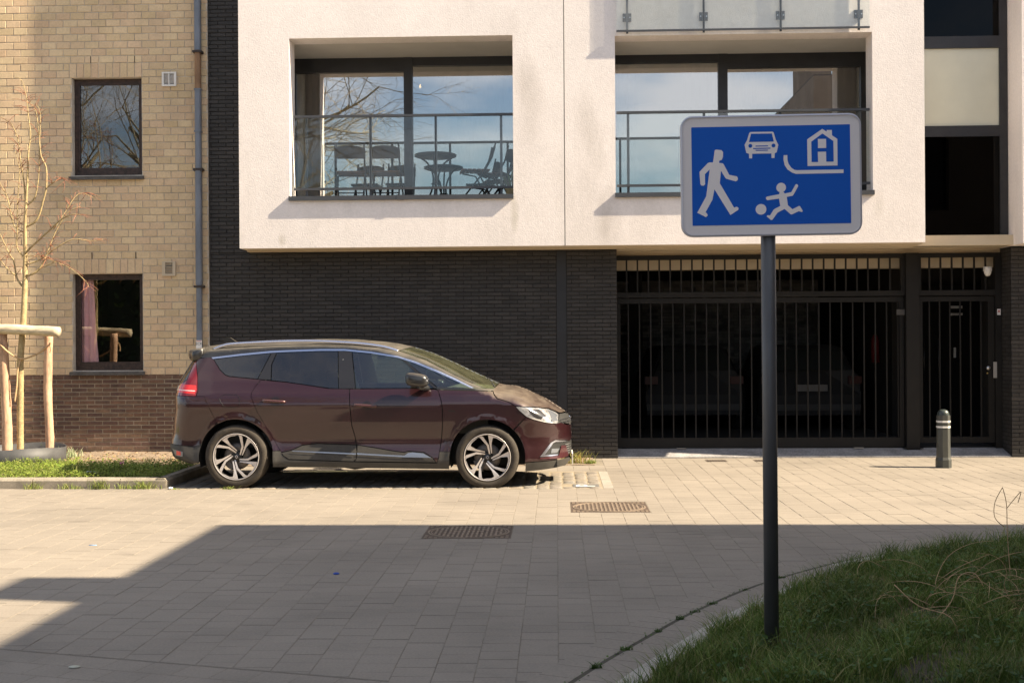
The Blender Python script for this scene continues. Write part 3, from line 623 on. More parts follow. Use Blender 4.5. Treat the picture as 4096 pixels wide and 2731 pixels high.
bulb = MB().lathe([(0.001, -.02), (.012, -.016), (.016, 0), (.011, .018), (.008, .04), (.001, .042)], (-2.05, 18.4, 5.52), 'z', 12).build('bulb', M('bulb_glow', (1, .55, .2), .4, emit=3.), f1, True)
MB().tube([(-2.05, 18.4, 5.58), (-2.05, 18.4, 5.76)], .004, 5).build('cord', alu, f1)
f2 = glazing(lg2, .60, 4.56, RZ0, RZ1, 17.65, 2.366, 2.498, 5.665, 5.575, .15)
curtain(.62, 1.2, 17.88, 3.65, 5.72, MATS['sheer_curtain'], f2, .03, .12); curtain(3.75, 4.5, 17.88, 3.65, 5.72, curt, f2, .035, .12); curtain(1.9, 3.7, 18.0, 3.65, 5.72, MATS['sheer_curtain'], f2, .03, .14)
# upper loggia backs (above the picture)
for a, b_ in ((LX0, LX1), (RX0, RX1)): box('upper_window', alu, a - .2, b_ + .2, 17.6, 17.7, 6.5, 8.7, flat)
# gutter sills
for a, b_, jx in ((-3.655, -.572, -2.115), (.808, 4.292, 2.6)):
    mb = MB(); mb.box(a, b_, YF - .042, YF + .12, 3.585, 3.645); sl = mb.build('gutter_sill', alu_g, flat)
    MB().box(jx - .05, jx + .05, YF - .045, YF + .1, 3.581, 3.648).build('sill_joint', alu_g, sl)
# ---- railings
rg = GLASS('railing_glass', (.95, .975, .965), .02, 1.)
def railing(x0, x1, label, posts, z0=3.74, z1=4.77, y=YF + .10):
    t = thing('balcony_railing', label, 'railing', ((x0 + x1) / 2, y, 3.64), group='loggia railings')
    box('top_rail', alu_g, x0, x1, y - .02, y + .03, z1 - .032, z1, t); box('bottom_rail', alu_g, x0, x1, y - .017, y + .02, z0, z0 + .032, t)
    for p in posts: box('post', alu_g, p - .017, p + .017, y + .022, y + .05, 3.645, z1 - .033, t)
    e = [x0, *[p for p in posts[1:-1]], x1]
    for a, b_ in zip(e, e[1:]): box('glass_panel', rg, a + .006, b_ - .006, y - .004, y + .004, z0 + .033, z1 - .033, t)
    return t
railing(-3.60, -.575, 'glass balcony railing in front of the table and folding chairs', [-3.437, -2.546, -1.643, -.742])
railing(.838, 4.262, 'glass balcony railing partly hidden behind the blue road sign', [.998, 2.032, 3.065, 4.113])
t = thing('glass_balustrade', 'glass balustrade clamped to the wall at the upper right edge', 'railing', (2.5, YF - .06, 5.83))
gb = GLASS('balustrade_glass', (.955, .975, .965), .012, .9, dirt=.08, dirtcol=(.8, .8, .78))
for a, b_ in ((.838, 2.010), (2.024, 3.043), (3.057, 4.236)): box('glass_panel', gb, a, b_, YF - .052, YF - .044, 5.845, 6.95, t)
box('bottom_rail', alu_g, .838, 4.236, YF - .06, YF - .035, 5.82, 5.844, t)
for p in (.984, 2.017, 3.05, 4.095):
    ps = box('post', alu_g, p - .014, p + .014, YF - .043, YF - .02, 5.80, 7.0, t); box('bracket', alu, p - .058, p + .058, YF - .02, YF - .001, 5.965, 6.075, t)
    for s in (-1, 1): MB().lathe([(.001, 0), (.010, 0), (.010, .006), (.001, .007)], (p + s * .04, YF - .027, 6.02), 'y', 8).build('bolt', M('steel', (.55, .55, .56), .35, metal=.9), t)

# ---- loggia furniture
fmet = M('furniture_iron', (.018, .017, .018), .55); fwood = M('furniture_wood', (.10, .042, .022), .55, var=.3, vs=12); fback = M('chair_back_grey', (.035, .028, .028), .7)
FZ = 3.602
def table(loc):
    t = thing('round_table', 'dark round bistro table with curved metal legs on the left loggia', 'table', loc)
    MB().lathe([(.001, .655), (.27, .655), (.295, .665), (.30, .69), (.28, .698), (.001, .70)], n=40).build('tabletop', fmet, t, True, local=True)
    for k in range(3):
        a = k * 2.094 + .5; c, s = math.cos(a), math.sin(a); pts = catmull([(c * .25, s * .25, .66), (c * .14, s * .14, .58), (c * .05, s * .05, .42), (c * .05, s * .05, .25), (c * .13, s * .13, .08), (c * .21, s * .21, .0)], 5)
        MB().tube(pts, .013, 8).build('leg', fmet, t, True, local=True)
    MB().lathe([(.055, .27), (.065, .275), (.065, .285), (.055, .29)], n=20, close=True).build('ring', fmet, t, True, local=True)
    return t
table((-1.70, 17.16, FZ))
def chair(loc, rz, label, group='folding chairs on the loggia'):
    t = thing('folding_chair', label, 'chair', loc, group, rot=(0, 0, rz))
    for k in range(6): MB().box(-.2, .2, -.19 + k * .064, -.19 + k * .064 + .052, .42, .436).build('seat_slat', fwood, t, local=True)
    MB().box(-.205, .205, -.205, -.194, .405, .44).build('seat_front', fwood, t, local=True)
    for s in (-1, 1):
        MB().tube([(s * .185, .22, 0), (s * .185, .02, .38), (s * .185, -.17, .415)], .012, 6).build('leg', fmet, t, True, local=True)
        MB().tube([(s * .2, -.22, 0), (s * .2, .10, .40), (s * .2, .21, .60), (s * .2, .26, .80)], .012, 6).build('leg', fmet, t, True, local=True)
    MB().bar((-.185, .15, .13), (.185, .15, .13), .014).build('stretcher', fmet, t, local=True); MB().bar((-.2, -.15, .09), (.2, -.15, .09), .014).build('stretcher', fmet, t, local=True)
    MB().bar((-.19, .17, .1), (.19, -.17, .02), .012).build('brace', fmet, t, local=True)
    pl_ = [(-.215, .60), (.215, .60), (.215, .735), (.12, .768), (0, .778), (-.12, .768), (-.215, .735)]
    MB().prism(pl_, lambda p: (p[0], .205 + (p[1] - .6) * .28, p[1]), lambda p: (p[0], .220 + (p[1] - .6) * .28, p[1])).build('backrest', fback, t, local=True)
    return t
chair((-2.88, 17.05, FZ), R(184), 'leftmost folding chair with its grey back to the railing')
chair((-2.37, 17.07, FZ), R(178), 'folding chair with grey back between the table and another chair')
chair((-1.12, 17.0, FZ), R(-80), 'slatted folding chair seen side-on to the right of the table')
chair((-.86, 17.38, FZ), R(-105), 'folding chair at the far right of the loggia behind the side-on chair')
pt = thing('plant_pot', 'cream plant pot with a small plant at the right end of the loggia', 'plant pot', (-.60, 16.95, FZ))
MB().lathe([(.001, 0), (.075, 0), (.10, .15), (.108, .155), (.108, .175), (.095, .175), (.09, .15), (.001, .15)], (0, 0, 0), 'z', 20).build('pot', M('pot_cream', (.5, .42, .25), .7), pt, True, local=True)
mb = MB()
for i in range(40):
    a = random.uniform(0, 6.28); l = random.uniform(.1, .28); r0 = random.uniform(0, .06); x, y = math.cos(a), math.sin(a); w = .018
    mb.add([(x * r0, y * r0, .15), (x * r0 + x * l * .3 - y * w, y * r0 + y * l * .3 + x * w, .15 + l * .6), (x * (r0 + l * .6), y * (r0 + l * .6), .15 + l), (x * r0 + x * l * .3 + y * w, y * r0 + y * l * .3 - x * w, .15 + l * .6)], [(0, 1, 2, 3)])
mb.build('leaves', M('pot_leaves', cols=[(.05, .12, .02), (.12, .06, .04), (.08, .16, .03)], rough=.6), pt, local=True)

# ================================================================== GARAGE
gar = thing('garage_interior', 'dark open garage behind the bars with white painted brick rear wall', 'garage', (3.4, 20, 0))
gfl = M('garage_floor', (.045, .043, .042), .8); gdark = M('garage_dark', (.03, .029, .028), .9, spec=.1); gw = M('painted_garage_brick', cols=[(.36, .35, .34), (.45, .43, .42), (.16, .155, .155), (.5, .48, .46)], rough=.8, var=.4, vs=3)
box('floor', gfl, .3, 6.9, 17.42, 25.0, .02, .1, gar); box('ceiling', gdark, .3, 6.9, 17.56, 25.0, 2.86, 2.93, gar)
box('beam', cream_m, .86, 6.28, 17.60, 17.8, 2.66, 2.858, gar); box('lintel', cream_m, .852, 6.28, 17.40, 17.55, 2.855, 2.918, gar)
box('rear_wall', M('garage_mortar', (.22, .21, .20), .9), .86, 5.35, 25.0, 25.2, .1, 2.86, gar); mb = MB()
for r_ in bond(.86, 5.3, .1, 2.86, .22, .064): brick_geo(mb, r_[1] - r_[0] - .012, .02, r_[3] - r_[2] - .012, ((r_[0] + r_[1]) / 2, 24.985 + random.uniform(-.006, .006), (r_[2] + r_[3]) / 2))
mb.build('painted_bricks', gw, gar, kind='stuff')
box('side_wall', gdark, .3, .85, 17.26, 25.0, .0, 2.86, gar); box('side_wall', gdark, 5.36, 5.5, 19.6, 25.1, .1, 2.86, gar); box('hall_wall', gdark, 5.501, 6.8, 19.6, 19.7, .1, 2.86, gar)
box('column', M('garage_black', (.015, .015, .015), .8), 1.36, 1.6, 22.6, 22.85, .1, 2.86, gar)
ex_ = MB().lathe([(.001, 0), (.07, 0), (.07, .38), (.05, .44), (.02, .47), (.001, .5)], (5.28, 20.3, 1.25), 'z', 14).build('fire_extinguisher', M('ext_red', (.12, .01, .01), .5), gar, True)
def dim_car(cx, cy, label, plate):
    t = thing('parked_car', label, 'car', (cx, cy, .1), 'cars parked inside the garage'); body = M('garage_car_black', (.012, .012, .013), .6)
    pr = [(-.86, .28), (-.88, .62), (-.84, .92), (-.74, 1.02), (-.60, 1.38), (-.45, 1.45), (.45, 1.45), (.60, 1.38), (.74, 1.02), (.84, .92), (.88, .62), (.86, .28)]
    mb = MB(); n = len(pr); st_ = [(0, .0, .93), (.10, .0, 1.0), (.8, .02, 1.0), (2.6, .02, 1.0), (3.3, -.38, 1.0), (4.1, -.45, .95), (4.25, -.5, .85)]; vs = []
    for yy, dz, sc in st_:
        for x, z in pr: vs.append((x * sc, yy + (.32 * max(0, (z - .95) / .5) if yy < .2 else 0), z if z < .9 else .9 + (z - .9) * (1 if dz > -.1 else .15)))
    fs = [(i * n + j, i * n + (j + 1) % n, (i + 1) * n + (j + 1) % n, (i + 1) * n + j) for i in range(len(st_) - 1) for j in range(n)] + [tuple(range(n)), tuple((len(st_) - 1) * n + j for j in range(n))[::-1]]
    mb.add(vs, fs); mb.build('body', body, t, local=True)
    MB().add([(-.62, .02, 1.03), (.62, .02, 1.03), (.50, .22, 1.37), (-.50, .22, 1.37)], [(0, 1, 2, 3)]).build('rear_window', M('garage_car_glass', (.03, .035, .035), .08), t, local=True)
    for s in (-1, 1):
        MB().box(s * .72 - .11, s * .72 + .11, -.012, .1, .80, .93).build('tail_light', M('tail_red', (.05, .004, .004), .5), t, local=True); MB().box(s * 1.0 - .1, s * 1.0 + .1, 2.3, 2.42, .96, 1.1).build('mirror', body, t, local=True)
        for yy in (.6, 3.2): MB().lathe([(.1, -.1), (.3, -.1), (.31, -.05), (.31, .06), (.2, .09), (.1, .08)], (0, 0, 0), 'y', 24).build('wheel', M('rubber_dark', (.012, .012, .012), .9), t, local=True, loc=(s * .80, yy, .31), rot=(0, 0, R(90)))
    if plate: MB().box(-.26, .26, -.02, -.008, .68, .79).build('number_plate', M('plate_white', (.22, .21, .2), .6), t, local=True)
    MB().box(-.8, .8, -.06, .06, .36, .46).build('bumper_strip', M('bumper_grey', (.05, .05, .05), .5), t, local=True)
dim_car(2.32, 20.6, 'dark hatchback without a pale plate, left of the two in the garage', False); dim_car(4.25, 20.4, 'dark hatchback with a pale number plate, right of the two in the garage', True)
# threshold
mb = MB(); mb.add([(.852, 17.005, -.02), (6.28, 17.005, -.02), (6.28, 17.005, .012), (.852, 17.005, .012), (.852, 17.36, .098), (6.28, 17.36, .098), (.852, 17.42, .1), (6.28, 17.42, .1)], [(0, 1, 2, 3), (3, 2, 5, 4), (4, 5, 7, 6)])
mb.build('threshold', M('threshold_grey', (.26, .25, .25), .8, var=.3, vs=5, fine=.25, fs=40), flat)
# gates
gm = M('gate_black', (.011, .010, .0092), .6, spec=.3, var=.2, vs=4); GYY = 17.38
gate = thing('garage_gate', 'wide black metal garage gate of vertical bars', 'gate', (2.9, GYY, .1))
def gbox(n, x0, x1, z0, z1, p, d=.03, dy=0., mt=None): return box(n, mt or gm, x0, x1, GYY - d + dy, GYY + d + dy, z0, z1, p)
gbox('top_frame', .853, 4.93, 2.788, 2.852, gate); gbox('middle_frame', .853, 4.93, 2.252, 2.325, gate); gbox('leaf_top_frame', .86, 4.92, 2.168, 2.238, gate, dy=.03); gbox('leaf_bottom_frame', .86, 4.92, .106, .25, gate, dy=.03)
gbox('leaf_side_frame', .86, .915, .2505, 2.1675, gate, dy=.03); gbox('leaf_side_frame', 4.862, 4.92, .2505, 2.1675, gate, dy=.03); gbox('panel_side_frame', 4.875, 4.93, 2.3255, 2.7875, gate)
for i in range(25): x = 1.007 + i * .1552; gbox('upper_bar', x - .011, x + .011, 2.3255, 2.7875, gate, .012)
for i in range(25): x = 1.030 + i * .1590; gbox('bar', x - .0095, x + .0095, .2505, 2.1675, gate, .0095, dy=.03)
box('latch', M('latch_grey', (.10, .095, .09), .5, metal=.4), 4.82, 4.94, GYY - .012, GYY - .003, 1.98, 2.06, gate)
for x in (1.7, 4.2): box('bottom_guide', M('guide_pale', (.3, .28, .25), .7), x, x + .13, 17.31, 17.345, .098, .112, gate)
post = thing('gate_post', 'broad black steel post between garage gate and entrance gate', 'post', (5.02, GYY, 0)); box('column', gm, 4.932, 5.112, GYY - .09, GYY + .09, .07, 2.853, post); box('base_plate', gm, 4.89, 5.15, GYY - .12, GYY + .12, .1, .112, post)
ent = thing('entrance_gate', 'narrow black barred pedestrian gate with steel knob at the right edge', 'gate', (5.7, GYY, .1))
gbox('top_frame', 5.113, 6.279, 2.788, 2.852, ent); gbox('middle_frame', 5.113, 6.279, 2.252, 2.325, ent); gbox('left_frame', 5.113, 5.16, 2.3255, 2.7875, ent); gbox('right_post', 6.19, 6.279, .06, 2.7875, ent, dy=.001, d=.04)
gbox('leaf_top_frame', 5.13, 6.185, 2.168, 2.238, ent, dy=.03); gbox('leaf_bottom_frame', 5.13, 6.185, .17, .25, ent, dy=.03); gbox('leaf_left_frame', 5.13, 5.185, .2505, 2.1675, ent, dy=.03); gbox('leaf_right_frame', 6.10, 6.185, .2505, 2.1675, ent, dy=.03)
for i in range(6): x = 5.283 + i * .1566; gbox('upper_bar', x - .011, x + .011, 2.3255, 2.7875, ent, .012)
for i in range(6): x = 5.287 + i * .1441; gbox('bar', x - .0095, x + .0095, .2505, 2.1675, ent, .0095, dy=.03)
steel = MATS['steel']
box('strike_plate', M('plate_steel', (.45, .44, .43), .4, metal=.5), 6.155, 6.205, GYY - .045, GYY - .0405, 1.085, 1.31, ent)
MB().lathe([(.001, -.05), (.02, -.045), (.03, -.03), (.022, -.012), (.012, 0), (.012, .03)], (6.083, GYY - .02, 1.225), 'y', 16).build('knob', steel, ent, True)
MB().lathe([(.001, -.006), (.012, -.006), (.012, .0), (.001, .001)], (6.083, GYY - .006, 1.15), 'y', 10).build('lock_cylinder', M('brass', (.5, .38, .15), .35, metal=.8), ent)
box('notice', M('notice_paper', (.7, .66, .66), .7), 6.213, 6.262, GYY - .0425, GYY - .0405, 1.97, 2.055, ent); box('notice_print', M('notice_red', (.45, .1, .1), .7), 6.225, 6.25, GYY - .0445, GYY - .043, 2.01, 2.035, ent)
inner = thing('entrance_door', 'dark inner entrance door with two pull handles behind the barred gate', 'door', (5.8, 19.55, .1))
box('door_leaf', M('inner_door', (.008, .008, .008), .8, spec=.1), 5.52, 6.78, 19.5, 19.58, .1, 2.5, inner)
for x in (5.82, 6.05): MB().tube([(x, 19.44, .95), (x, 19.44, 1.65)], .012, 8).build('pull_handle', M('handle_dark', (.08, .08, .08), .3, metal=.8), inner, True)
box('door_notice', M('notice_white', (.5, .49, .48), .7), 6.26, 6.44, 19.487, 19.497, 2.12, 2.16, inner); box('door_notice', MATS['notice_white'], 6.26, 6.44, 19.487, 19.497, 2.01, 2.045, inner); box('door_notice', MATS['notice_white'], 6.30, 6.335, 19.487, 19.497, 1.34, 1.5, inner)
sc = thing('security_camera', 'white dome security camera above the entrance gate', 'camera', (6.05, 17.3, 2.5))
box('bracket', wh_m, 6.02, 6.12, 17.27, 17.335, 2.585, 2.65, sc); MB().lathe([(.001, -.075), (.03, -.065), (.048, -.03), (.05, .01), (.05, .05), (.04, .06), (.001, .062)], (6.05, 17.24, 2.585), 'z', 20).build('dome', wh_m, sc, True)
# ================================================================== THE CAR
CARX, CARY = -3.62, 14.465
car = thing('parked_car', 'dusty dark burgundy people carrier parked alongside the black brick wall', 'car', (CARX, CARY, 0))
WR = (0.0, .36); WFc = (2.838, .345); RA = .423
def smooth_tab(xs, ys, lo, hi, win, step=.004):
    g = np.arange(lo, hi, step); v = np.interp(g, xs, ys); k = max(1, int(win / step)); pad = np.pad(v, k, mode='edge'); ker = np.hanning(2 * k + 1); ker /= ker.sum(); return g, np.convolve(pad, ker, 'valid')
ZTx, ZTy = smooth_tab([-1., -.6, -.376, 0, .382, .855, 1.26, 1.6, 1.742, 1.924, 2.145, 2.413, 2.68, 2.93, 3.02, 3.12, 3.24, 3.368, 3.5, 3.58, 3.66, 3.714, 3.76, 3.785, 3.81],
                      [1.57, 1.60, 1.634, 1.66, 1.677, 1.687, 1.678, 1.646, 1.625, 1.583, 1.512, 1.39, 1.261, 1.142, 1.125, 1.12, 1.081, 1.02, .959, .906, .852, .818, .765, .72, .66], -1., 3.83, .03)
SZx, SZy = smooth_tab([0, .2, .30, .40, .48, .55, .62, .74, .86, .94, 1.04, 1.13, 1.20, 1.32, 1.48, 1.56, 1.7], [.84, .885, .918, .906, .889, .885, .897, .913, .924, .929, .908, .865, .835, .775, .70, .665, .62], 0, 1.8, .035)
XFz, XFx = smooth_tab([0, .1, .19, .22, .30, .365, .445, .538, .605, .67, .72, 2], [3.68, 3.70, 3.763, 3.776, 3.797, 3.79, 3.794, 3.798, 3.79, 3.79, 3.80, 3.83], 0, 2, .02)
XRz, XRx = smooth_tab([0, .2, .26, .33, .45, .54, .62, .71, .9, 1.03, 1.15, 1.23, 1.45, 1.55, 1.62, 2], [-.5, -.55, -.66, -.86, -.905, -.895, -.865, -.86, -.835, -.845, -.82, -.79, -.67, -.62, -.6, -.6], 0, 2, .02)
DRx, DRy = smooth_tab([-1, 1.5, 1.8, 2.9, 3.05, 3.3, 3.6, 3.8], [.10, .105, .14, .15, .17, .21, .24, .26], -1, 3.9, .1)
def sup(t, p): t = min(max(t, 0.), 1.); return max(0., 1 - (1 - t) ** p) ** (1 / p)
def H(x, z):
    w = np.interp(z, SZx, SZy) * np.interp(x, [-.9, -.3, 1, 2.6, 3.3, 3.8], [.965, .995, 1, 1, .985, .95])
    f = sup((np.interp(x, ZTx, ZTy) - z) / np.interp(x, DRx, DRy), 2.1) * sup((np.interp(z, XFz, XFx) - x) / .66, 2.5) * sup((x - np.interp(z, XRz, XRx)) / .34, 2.7)
    w *= f
    for cx, cz in (WR, WFc):
        r = math.hypot(x - cx, z - cz); w += .016 * math.exp(-((r - .42) / .05) ** 2) * (f > .8)
    return w
def nrm(x, z):
    e = .004; hx = (H(x + e, z) - H(x - e, z)) / (2 * e); hz = (H(x, z + e) - H(x, z - e)) / (2 * e); hx = max(-40, min(40, hx)); hz = max(-40, min(40, hz)); n = Vector((-hx, 1, -hz)); return n.normalized()
def inside(p, poly):
    x, y = p; c = False; n = len(poly); j = n - 1
    for i in range(n):
        xi, yi = poly[i]; xj, yj = poly[j]
        if (yi > y) != (yj > y) and x < (xj - xi) * (y - yi) / (yj - yi) + xi: c = not c
        j = i
    return c
def shrink(poly, d):
    n = len(poly); ar = sum(poly[i][0] * poly[(i + 1) % n][1] - poly[(i + 1) % n][0] * poly[i][1] for i in range(n)); s = 1 if ar > 0 else -1; out = []
    for i in range(n):
        a, b, c = Vector(poly[i - 1]), Vector(poly[i]), Vector(poly[(i + 1) % n]); t1 = (b - a).normalized(); t2 = (c - b).normalized(); n1 = Vector((-t1.y, t1.x)) * s; n2 = Vector((-t2.y, t2.x)) * s; q = n1 + n2
        q = q.normalized() if q.length > .2 else n1; out.append(tuple(b + q * d / max(.5, q.dot(n1))))
    return out
def patch(poly, gap=.0022, grid=.05, off=0., both=False, side=1, rows=True):
    # triangulated piece of the body surface whose outline in side view is poly
    if gap: poly = shrink(poly, gap)
    bd = []
    for i in range(len(poly)):
        a, b = Vector(poly[i]), Vector(poly[(i + 1) % len(poly)]); k = max(1, int((b - a).length / .035))
        bd += [tuple(a + (b - a) * j / k) for j in range(k)]
    xs = [p[0] for p in poly]; zs = [p[1] for p in poly]; cand = []
    for i in range(int((max(xs) - min(xs)) / grid) + 2):
        for k in range(int((max(zs) - min(zs)) / grid) + 2): cand.append((min(xs) + i * grid + (k % 2) * grid / 2 - .01, min(zs) + k * grid + .008))
    if rows:
        for x in np.arange(min(xs), max(xs), .045):
            for d in (.0015, .005, .012, .022, .036, .056, .08, .11): cand.append((float(x), float(np.interp(x, ZTx, ZTy)) - d))
        for z in np.arange(min(zs), max(zs), .03):
            for d in (.002, .006, .014, .028, .05, .08, .12, .17): cand.append((float(np.interp(z, XFz, XFx)) - d, float(z))); cand.append((float(np.interp(z, XRz, XRx)) + d, float(z)))
    ba = np.array(bd); pts = list(bd)
    for c in cand:
        if inside(c, poly) and np.min(np.hypot(ba[:, 0] - c[0], ba[:, 1] - c[1])) > .006: pts.append(c)
    n = len(bd)
    v, _, f, *_r = delaunay_2d_cdt([Vector(p) for p in pts], [], [list(range(n))], 1, 1e-6)
    vs, ns = [], []
    for p in v:
        sil = both and min(np.interp(p.x, ZTx, ZTy) - p.y, np.interp(p.y, XFz, XFx) - p.x, p.x - np.interp(p.y, XRz, XRx)) < .0075
        vs.append((p.x, 0. if sil else -(H(p.x, p.y) + off), p.y)); q = nrm(p.x, p.y); ns.append((q.x, -q.y, q.z) if not sil else tuple(Vector((q.x, 0, q.z)).normalized()))
    tri = []
    for t in f:
        a, b, c = (v[i] for i in t); tri.append(tuple(t) if (b - a).cross(c - a) > 0 else tuple(t)[::-1])
    if side == -1: vs = [(a, -b, c) for a, b, c in vs]; ns = [(a, -b, c) for a, b, c in ns]; tri = [t[::-1] for t in tri]
    if both:
        mp = {}
        for i in range(len(vs)):
            if vs[i][1] == 0.: mp[i] = i
            else: mp[i] = len(vs); vs.append((vs[i][0], -vs[i][1], vs[i][2])); ns.append((ns[i][0], -ns[i][1], ns[i][2]))
        tri += [tuple(mp[i] for i in t[::-1]) for t in tri if not all(vs[i][1] == 0. for i in t)]
    return vs, tri, ns
def part(name, poly, mat, parent=car, **kw):
    vs, tri, ns = patch(poly, **kw); me = bpy.data.meshes.new(name); me.from_pydata(vs, [], tri); me.materials.append(mat); me.polygons.foreach_set('use_smooth', [True] * len(tri)); me.update()
    me.normals_split_custom_set_from_vertices(ns); return link(name, me, parent, local=True)
def arc(c, a0, a1, n=14, r=RA): return [(c[0] + r * math.cos(R(a0 + (a1 - a0) * i / n)), c[1] + r * math.sin(R(a0 + (a1 - a0) * i / n))) for i in range(n + 1)]
paint = M('burgundy_paint', (.027, .0062, .0085), .28, metal=.3, coat=1., dust=.6, dustcol=(.21, .175, .13), var=.05, vs=4)
black_p = M('black_gloss', (.012, .012, .013), .3, coat=.6, dust=.5, dustcol=(.20, .175, .135)); clad = M('grey_cladding', (.040, .037, .033), .6, dust=.3, var=.2, vs=8)
chrome = M('satin_chrome', (.62, .63, .72), .24, metal=1.); blk = M('car_black', (.008, .008, .008), .7); trim = M('rubber_trim', (.02, .02, .02), .55)
tint = GLASS('privacy_glass', (.10, .12, .115), .09, 1.1, dirt=.04); clear = GLASS('car_glass', (.68, .82, .80), .12, 1.1, dirt=.03); wsg = GLASS('windscreen_glass', (.60, .70, .54), .04, .9, dirt=.12, dirtcol=(.36, .36, .22))
T = lambda x: float(np.interp(x, ZTx, ZTy))
XF = lambda z: float(np.interp(z, XFz, XFx)); XR = lambda z: float(np.interp(z, XRz, XRx))
belt = [(-.108, 1.262), (.253, 1.226), (.566, 1.193), (.821, 1.157), (1.053, 1.121), (1.283, 1.117)]
rdl = [(.269, 1.230), (.208, 1.146), (.175, 1.083), (.174, 1.032), (.245, .868), (.333, .71), (.472, .472), (.515, .405)]
mid = [(1.283, 1.117), (1.292, .97), (1.312, .707), (1.342, .601), (1.368, .412), (1.364, .336), (1.345, .307)]
fdl = [(2.262, 1.104), (2.289, 1.09), (2.326, .972), (2.338, .871), (2.334, .703), (2.324, .572), (2.291, .346), (2.272, .289)]
quarter = [(-.36, 1.482), (-.315, 1.468), (-.217, 1.334), (-.153, 1.28), (-.108, 1.262), (.253, 1.226)] + rdl[:1] + rdl[1:7] + [(.50, .43), (.418, .425)] + arc(WR, 9, 118) + [(-.216, .743), (-.364, 1.044), (-.455, 1.044), (-.445, 1.108), (-.466, 1.261), (-.523, 1.446), (-.518, 1.462)]
rbump = [(-.364, 1.044), (-.216, .743)] + arc(WR, 119, 160, 6)[1:] + [(-.467, .475), (XR(.505), .505)] + [(XR(z), z) for z in np.arange(.55, 1.04, .04)] + [(-.70, 1.05), (-.461, 1.042)]
rlow = [(XR(.505), .503), (-.467, .472), (-.405, .51)] + arc(WR, 162, 188, 4)[1:] + [(-.54, .262), (-.62, .262), (XR(.275), .275)] + [(XR(z), z) for z in np.arange(.31, .50, .03)]
tail = [(-.70, 1.05), (-.461, 1.046), (-.447, 1.108), (-.468, 1.261), (-.525, 1.446), (-.548, 1.44), (-.592, 1.223), (-.654, 1.192), (XR(1.165) + .002, 1.165), (XR(1.12) + .001, 1.12), (XR(1.06) + .002, 1.06)]
rwin = [(-.548, 1.452), (-.594, 1.226), (-.654, 1.196), (XR(1.18), 1.18), (XR(1.25), 1.25), (XR(1.3), 1.3), (XR(1.36), 1.36), (XR(1.42), 1.42), (XR(1.47), 1.47), (-.56, 1.5)]
rd_low = [(.515, .405), (.54, .372), (.60, .332), (1.332, .305), (1.364, .336), (1.368, .412), (1.359, .487), (.927, .503), (.749, .485), (.628, .43)]
rdoor = [(.269, 1.222)] + belt[2:] + mid[1:4] + [(1.359, .492), (.927, .508), (.749, .490), (.628, .435), (.513, .41)] + rdl[6:0:-1]
fd_low = [(1.372, .487), (1.566, .455), (1.80, .415), (1.907, .402), (1.945, .415), (2.121, .402), (2.222, .345), (2.26, .292), (1.345, .307), (1.368, .336), (1.374, .412)]
fdoor = [(1.287, 1.117)] + [(1.99, 1.118), (2.258, 1.105)] + fdl[1:] + [(2.262, .292), (2.226, .345), (2.125, .407), (1.947, .42), (1.905, .407), (1.80, .42), (1.566, .46), (1.362, .492), (1.346, .601), (1.316, .707), (1.296, .97)]
sill = [(.415, .425), (.505, .425), (.535, .368), (.60, .326), (1.345, .30), (2.272, .283), (2.295, .346), (2.30, .41), (2.42, .41), (2.412, .34), (2.412, .212), (.42, .242)]
fender = [(2.266, 1.104), (2.40, 1.100), (2.70, 1.092), (2.90, 1.078), (2.912, 1.045), (2.949, 1.001), (3.081, .962), (3.156, .918), (3.19, .87), (3.274, .797)] + [(3.13, .655)] + arc(WFc, 46, 171, 22) + [(2.305, .412), (2.328, .572), (2.338, .703), (2.342, .871), (2.330, .972), (2.293, 1.09)]
bump = [(3.278, .797), (3.353, .761), (3.483, .724), (3.60, .702), (3.66, .712), (3.74, .672), (XF(.655), .655)] + [(XF(z), z) for z in np.arange(.63, .49, -.02)] + [(XF(.478) - .03, .478), (3.715, .505), (3.60, .522), (3.55, .497), (3.43, .348), (3.415, .333), (3.44, .312), (3.69, .304), (3.75, .312), (3.755, .303), (3.262, .289)] + arc(WFc, -8, 45, 9)
flip = [(3.262, .285), (3.755, .300), (XF(.26), .26), (XF(.225), .225), (3.72, .212), (3.5, .195), (3.262, .181)]
hl = [(3.158, .912), (3.361, .898), (3.52, .869), (3.60, .83), (3.639, .800), (3.634, .712), (3.613, .703), (3.483, .727), (3.353, .764), (3.277, .80), (3.195, .87)]
hood = [(2.93, T(2.93) - .001), (3.02, T(3.02)), (3.12, T(3.12))] + [(x, T(x)) for x in np.arange(3.16, 3.74, .04)] + [(3.748, .795), (3.72, .806), (3.645, .815), (3.60, .838), (3.523, .875), (3.362, .904), (3.16, .919), (3.083, .966), (2.953, 1.006), (2.916, 1.05), (2.90, 1.085)]
grille = [(3.648, .805), (3.722, .800), (3.752, .785), (T and 3.775, T(3.775)), (XF(.69) - .001, .69), (XF(.665) - .001, .665), (3.74, .682), (3.665, .718), (3.640, .735)]
inlet = [(3.43, .350), (3.555, .494), (3.60, .516), (3.715, .500), (XF(.47) - .005, .47), (XF(.33) - .004, .33), (3.69, .31), (3.44, .318)]
strip_top = [(-.335, 1.479), (-.003, 1.518), (.341, 1.549), (.526, 1.557), (.914, 1.568), (1.198, 1.566), (1.494, 1.536), (1.815, 1.482), (2.024, 1.419), (2.279, 1.316), (2.47, 1.232), (2.69, 1.122)]
strip_bot = [(x + (.004 if x < 2 else -.010), z - .021) for x, z in strip_top]; strip_bot[-1] = (2.655, 1.121); strip_bot[0] = (-.312, 1.462)
st_i = lambda x: float(np.interp(x, [p[0] for p in strip_bot], [p[1] for p in strip_bot])) - .002
